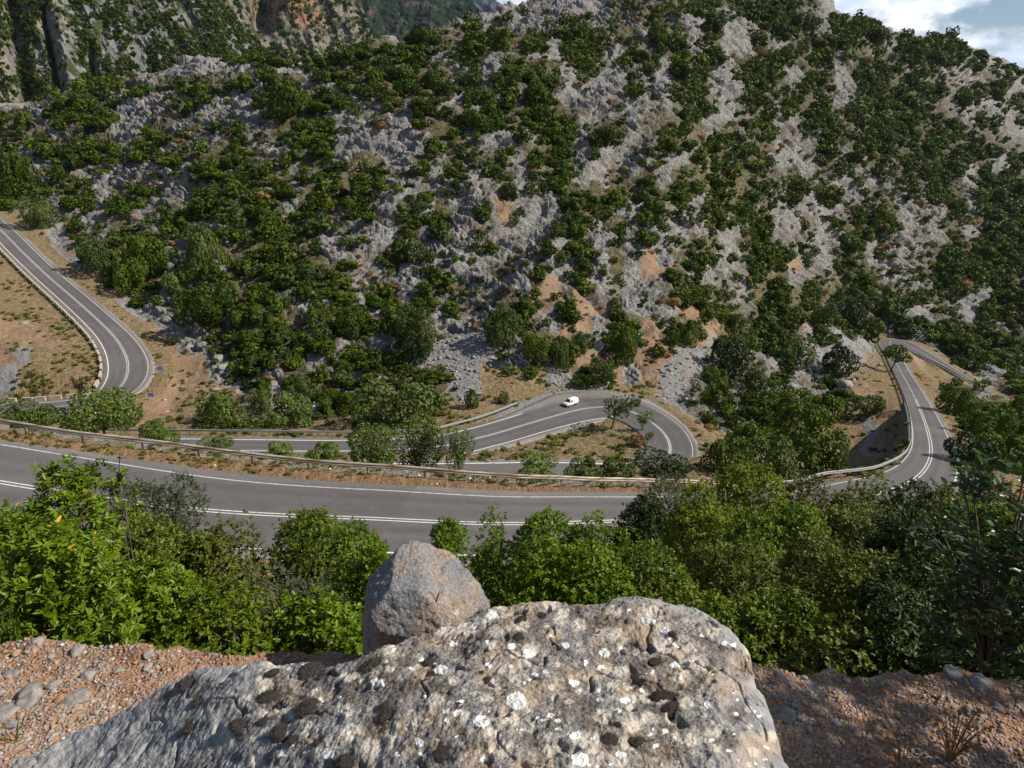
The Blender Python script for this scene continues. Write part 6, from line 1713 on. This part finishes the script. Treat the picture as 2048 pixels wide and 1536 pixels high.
roadside_tree('bushy tree directly left of the slender tree behind the guardrail', 830, 830, 120, 0, M_LEAFY, 804, .18, .08, 4200, bank=6.5)
roadside_tree('slender tree with a narrow top behind the guardrail at centre', 915, 848, 78, 0, M_LEAFY, 805, .2, .10, 1900, -.02, bank=5)
roadside_tree('thin grey-leaved tree on the inside of the middle hairpin near the van', 1222, 858, 74, 72, M_OLIVE, 806, .4, .15, 480, .22)
roadside_tree('small bright sapling on the inside of the middle hairpin', 1283, 866, 40, 48, M_LEAFY, 807, .35, .22, 300, .12, cat='sapling')
roadside_tree('umbrella-shaped tree leaning over the right-hand road below its hairpin', 1779, 744, 62, 56, PROTO['green'][0].materials[0], 808, .45, .17, 650, .35)
roadside_tree('small sapling at the tip of the grassy island', 1298, 884, 24, 24, M_LEAFY, 809, .3, .25, 200, 0, cat='sapling')
# white scraps of litter on the verge
rs = np.random.default_rng(91)
M_SCRAP = plain('white_scrap', (.75, .75, .73), .8, .2, 0, .08, 40)
for k, (px, py) in enumerate([(793,938),(874,968),(838,951),(60,866),(430,931),(565,925),(980,955),(1010,935),(335,823),(1090,928),(940,957),(735,944),(660,938),(190,826),(1686,730),(215,602),(330,800),(1200,912),(985,932)]):
    h = hit(px, py, 36)[0]
    if h[3] == 0: continue
    s = .10 * (1 if h[1] < 60 else 2.2)
    o = mesh_obj('litter', np_mesh('litter', VAR[k % 12] * np.array([s * rs.uniform(.8, 1.6), s, s * .5]), IF2, [M_SCRAP]), None, (h[0], h[1], h[2] + s * .2), (0, 0, rs.uniform(0, 6)))
    tag(o, 'white scrap of litter on the dirt verge of the near road' if h[1] < 60 else 'white scrap on the bank beside the lower roads', 'litter', 'white litter on the near verge' if h[1] < 60 else 'white scraps beside the lower roads')
# loose rubble on the scree cells and the rubble flat
def rubble_zone():
    while True:
        px, py = rs.uniform(500, 2048), rs.uniform(560, 850)
        g = sample_grid(cover_grid('scree'), np.array([px]), np.array([py]))[0]
        flat = 1.0 if (1590 < px < 1760 and 650 < py < 745) else 0
        if rs.random() < max(g * .5, flat * .9) : return px, py
pts_ = [rubble_zone() for _ in range(3000)]
hh = hit([p[0] for p in pts_], [p[1] for p in pts_], 60)
it_ = iter([tuple(h[:3]) for h in hh if h[3] > 0 and h[4] > .6] * 2)
cur = [None]
def zf():
    cur[0] = next(it_); return cur[0][0], cur[0][1]
n = NT('scree_stone', .92, .15)
rc_, *_x = rock_color(n, 2.5, None, .3)
M_SCREE = n.done(rc_, n.bump(n.noise(6, 4), .5, .08))
rs_keep = rs
scatter_stones(int(sum(1 for h in hh if h[3] > 0 and h[4] > .6)), .10, .75, zf, lambda x, y: cur[0][2], 'rubble', M_SCREE, 2.0)
for px, py, rp, lab in ((1583,775,14,'grey boulder group stone at the left of the dry flat'),(1690,770,16,'largest grey boulder on the dry flat left of the right road'),(1668,765,10,'grey boulder next to the largest one on the dry flat'),(1705,762,9,'small grey boulder on the dry flat by the right road'),
   (1660,790,9,'small boulder below the others on the dry flat'),(1015,742,8,'grey boulder at the lower right of the scree fan'),(435,722,16,'grey outcrop stone on the orange bank right of the left hairpin'),(405,690,13,'pale and orange stone on the bank right of the left hairpin'),(445,735,12,'lower outcrop stone on the orange bank'),(430,780,10,'small grey stone at the foot of the orange bank'),
   (335,640,12,'bare grey rock beside the left straight'),(50,648,8,'grey stone on the slope inside the left hairpin'),(1310,890,9,'pale stone on the grassy island of the middle hairpin')):
    h = hit(px, py, 60)[0]; t = (h[1] * CP - h[2] * SP) / F; s = rp * t
    v = facet(IC3, rs, 16, .5, .9) * np.array([s * 1.1, s, s * .75]); v += (fbm(v[:, 0] / s * 2 + px, v[:, 1] / s * 2 + v[:, 2] / s, 3, 411) * s * .12)[:, None] * IC3
    tag(mesh_obj('boulder', np_mesh('boulder', v, IF3, [M_SCREE]), None, (h[0], h[1], h[2] + s * .15), (0, 0, rs.uniform(0, 6))), lab, 'boulder')
# ------------------------------------------------------------------ sky, sun, air
SUN_EL, SUN_AZ = 41.0, 97.0          # azimuth clockwise from +Y (away from the camera): sun on the right, a little behind
sd = Vector((math.sin(R(SUN_AZ)) * math.cos(R(SUN_EL)), math.cos(R(SUN_AZ)) * math.cos(R(SUN_EL)), math.sin(R(SUN_EL))))
sl = bpy.data.lights.new('sun', 'SUN'); sl.energy = 5.0; sl.angle = R(.53); sl.color = (1, .93, .82)
so = bpy.data.objects.new('sun', sl); COL.objects.link(so); so.rotation_euler = (-sd).to_track_quat('-Z', 'Y').to_euler(); so.location = (60, 0, 80)
w = bpy.data.worlds.new('World'); scene.world = w; w.use_nodes = True
N = w.node_tree.nodes; L = w.node_tree.links
bg = N['Background']; bg.inputs[1].default_value = .072
sky = N.new('ShaderNodeTexSky'); sky.sky_type = 'NISHITA'; sky.sun_disc = False
sky.sun_elevation = R(SUN_EL); sky.sun_rotation = R(SUN_AZ); sky.altitude = 600; sky.air_density = 1.2; sky.dust_density = 1.0; sky.ozone_density = 1.6
tc = N.new('ShaderNodeTexCoord')
mp = N.new('ShaderNodeMapping'); L.new(tc.outputs['Generated'], mp.inputs[0]); mp.inputs['Scale'].default_value = (1, 1, 1.9); mp.inputs['Location'].default_value = CLOUD_LOC
n1_ = N.new('ShaderNodeTexNoise'); L.new(mp.outputs[0], n1_.inputs['Vector']); n1_.inputs['Scale'].default_value = 7.5; n1_.inputs['Detail'].default_value = 8; n1_.inputs['Roughness'].default_value = .52
mr = N.new('ShaderNodeMapRange'); mr.interpolation_type = 'SMOOTHSTEP'; L.new(n1_.outputs[0], mr.inputs[0]); mr.inputs[1].default_value = .42; mr.inputs[2].default_value = .58
n2_ = N.new('ShaderNodeTexNoise'); L.new(mp.outputs[0], n2_.inputs['Vector']); n2_.inputs['Scale'].default_value = 11; n2_.inputs['Detail'].default_value = 5
mr2 = N.new('ShaderNodeMapRange'); mr2.interpolation_type = 'SMOOTHSTEP'; L.new(n2_.outputs[0], mr2.inputs[0]); mr2.inputs[1].default_value = .38; mr2.inputs[2].default_value = .62
cc = N.new('ShaderNodeMix'); cc.data_type = 'RGBA'; L.new(mr2.outputs[0], cc.inputs[0]); cc.inputs[6].default_value = (7.8, 9.4, 12, 1); cc.inputs[7].default_value = (16.8, 16.4, 16.1, 1)
# the clouds are one bank over the ridge at the right; the rest of the sky is clear
dt = N.new('ShaderNodeVectorMath'); dt.operation = 'DOT_PRODUCT'; L.new(tc.outputs['Generated'], dt.inputs[0]); dt.inputs[1].default_value = Vector((.56, .80, .16)).normalized()
mk = N.new('ShaderNodeMapRange'); mk.interpolation_type = 'SMOOTHSTEP'; L.new(dt.outputs['Value'], mk.inputs[0]); mk.inputs[1].default_value = .70; mk.inputs[2].default_value = .90
mm = N.new('ShaderNodeMath'); mm.operation = 'MULTIPLY'; L.new(mr.outputs[0], mm.inputs[0]); L.new(mk.outputs[0], mm.inputs[1])
mx = N.new('ShaderNodeMix'); mx.data_type = 'RGBA'; L.new(mm.outputs[0], mx.inputs[0]); L.new(sky.outputs[0], mx.inputs[6]); L.new(cc.outputs[2], mx.inputs[7])
L.new(mx.outputs[2], bg.inputs[0])
if HAZE > 0:
    bm = bmesh.new(); add_box(bm, (0, 2300, 400), (5200, 4800, 1300))
    n = NT('haze_air'); n.N.remove(n.bsdf)
    pv = n.new('ShaderNodeVolumePrincipled'); pv.inputs['Color'].default_value = (.62, .76, 1, 1); pv.inputs['Density'].default_value = HAZE; pv.inputs['Anisotropy'].default_value = .2
    n.L.new(pv.outputs[0], n.out.inputs['Volume'])
    o = bm_obj('haze', bm, n.m); tag(o, kind='stuff')
scene.view_settings.view_transform = 'Standard'; scene.view_settings.look = 'None'
scene.view_settings.exposure = EXPO; scene.view_settings.gamma = 1
scene.render.engine = 'CYCLES'
scene.cycles.max_bounces = 6; scene.cycles.diffuse_bounces = 3; scene.cycles.glossy_bounces = 2; scene.cycles.transmission_bounces = 3; scene.cycles.transparent_max_bounces = 6; scene.cycles.volume_bounces = 0
scene.cycles.use_denoising = True
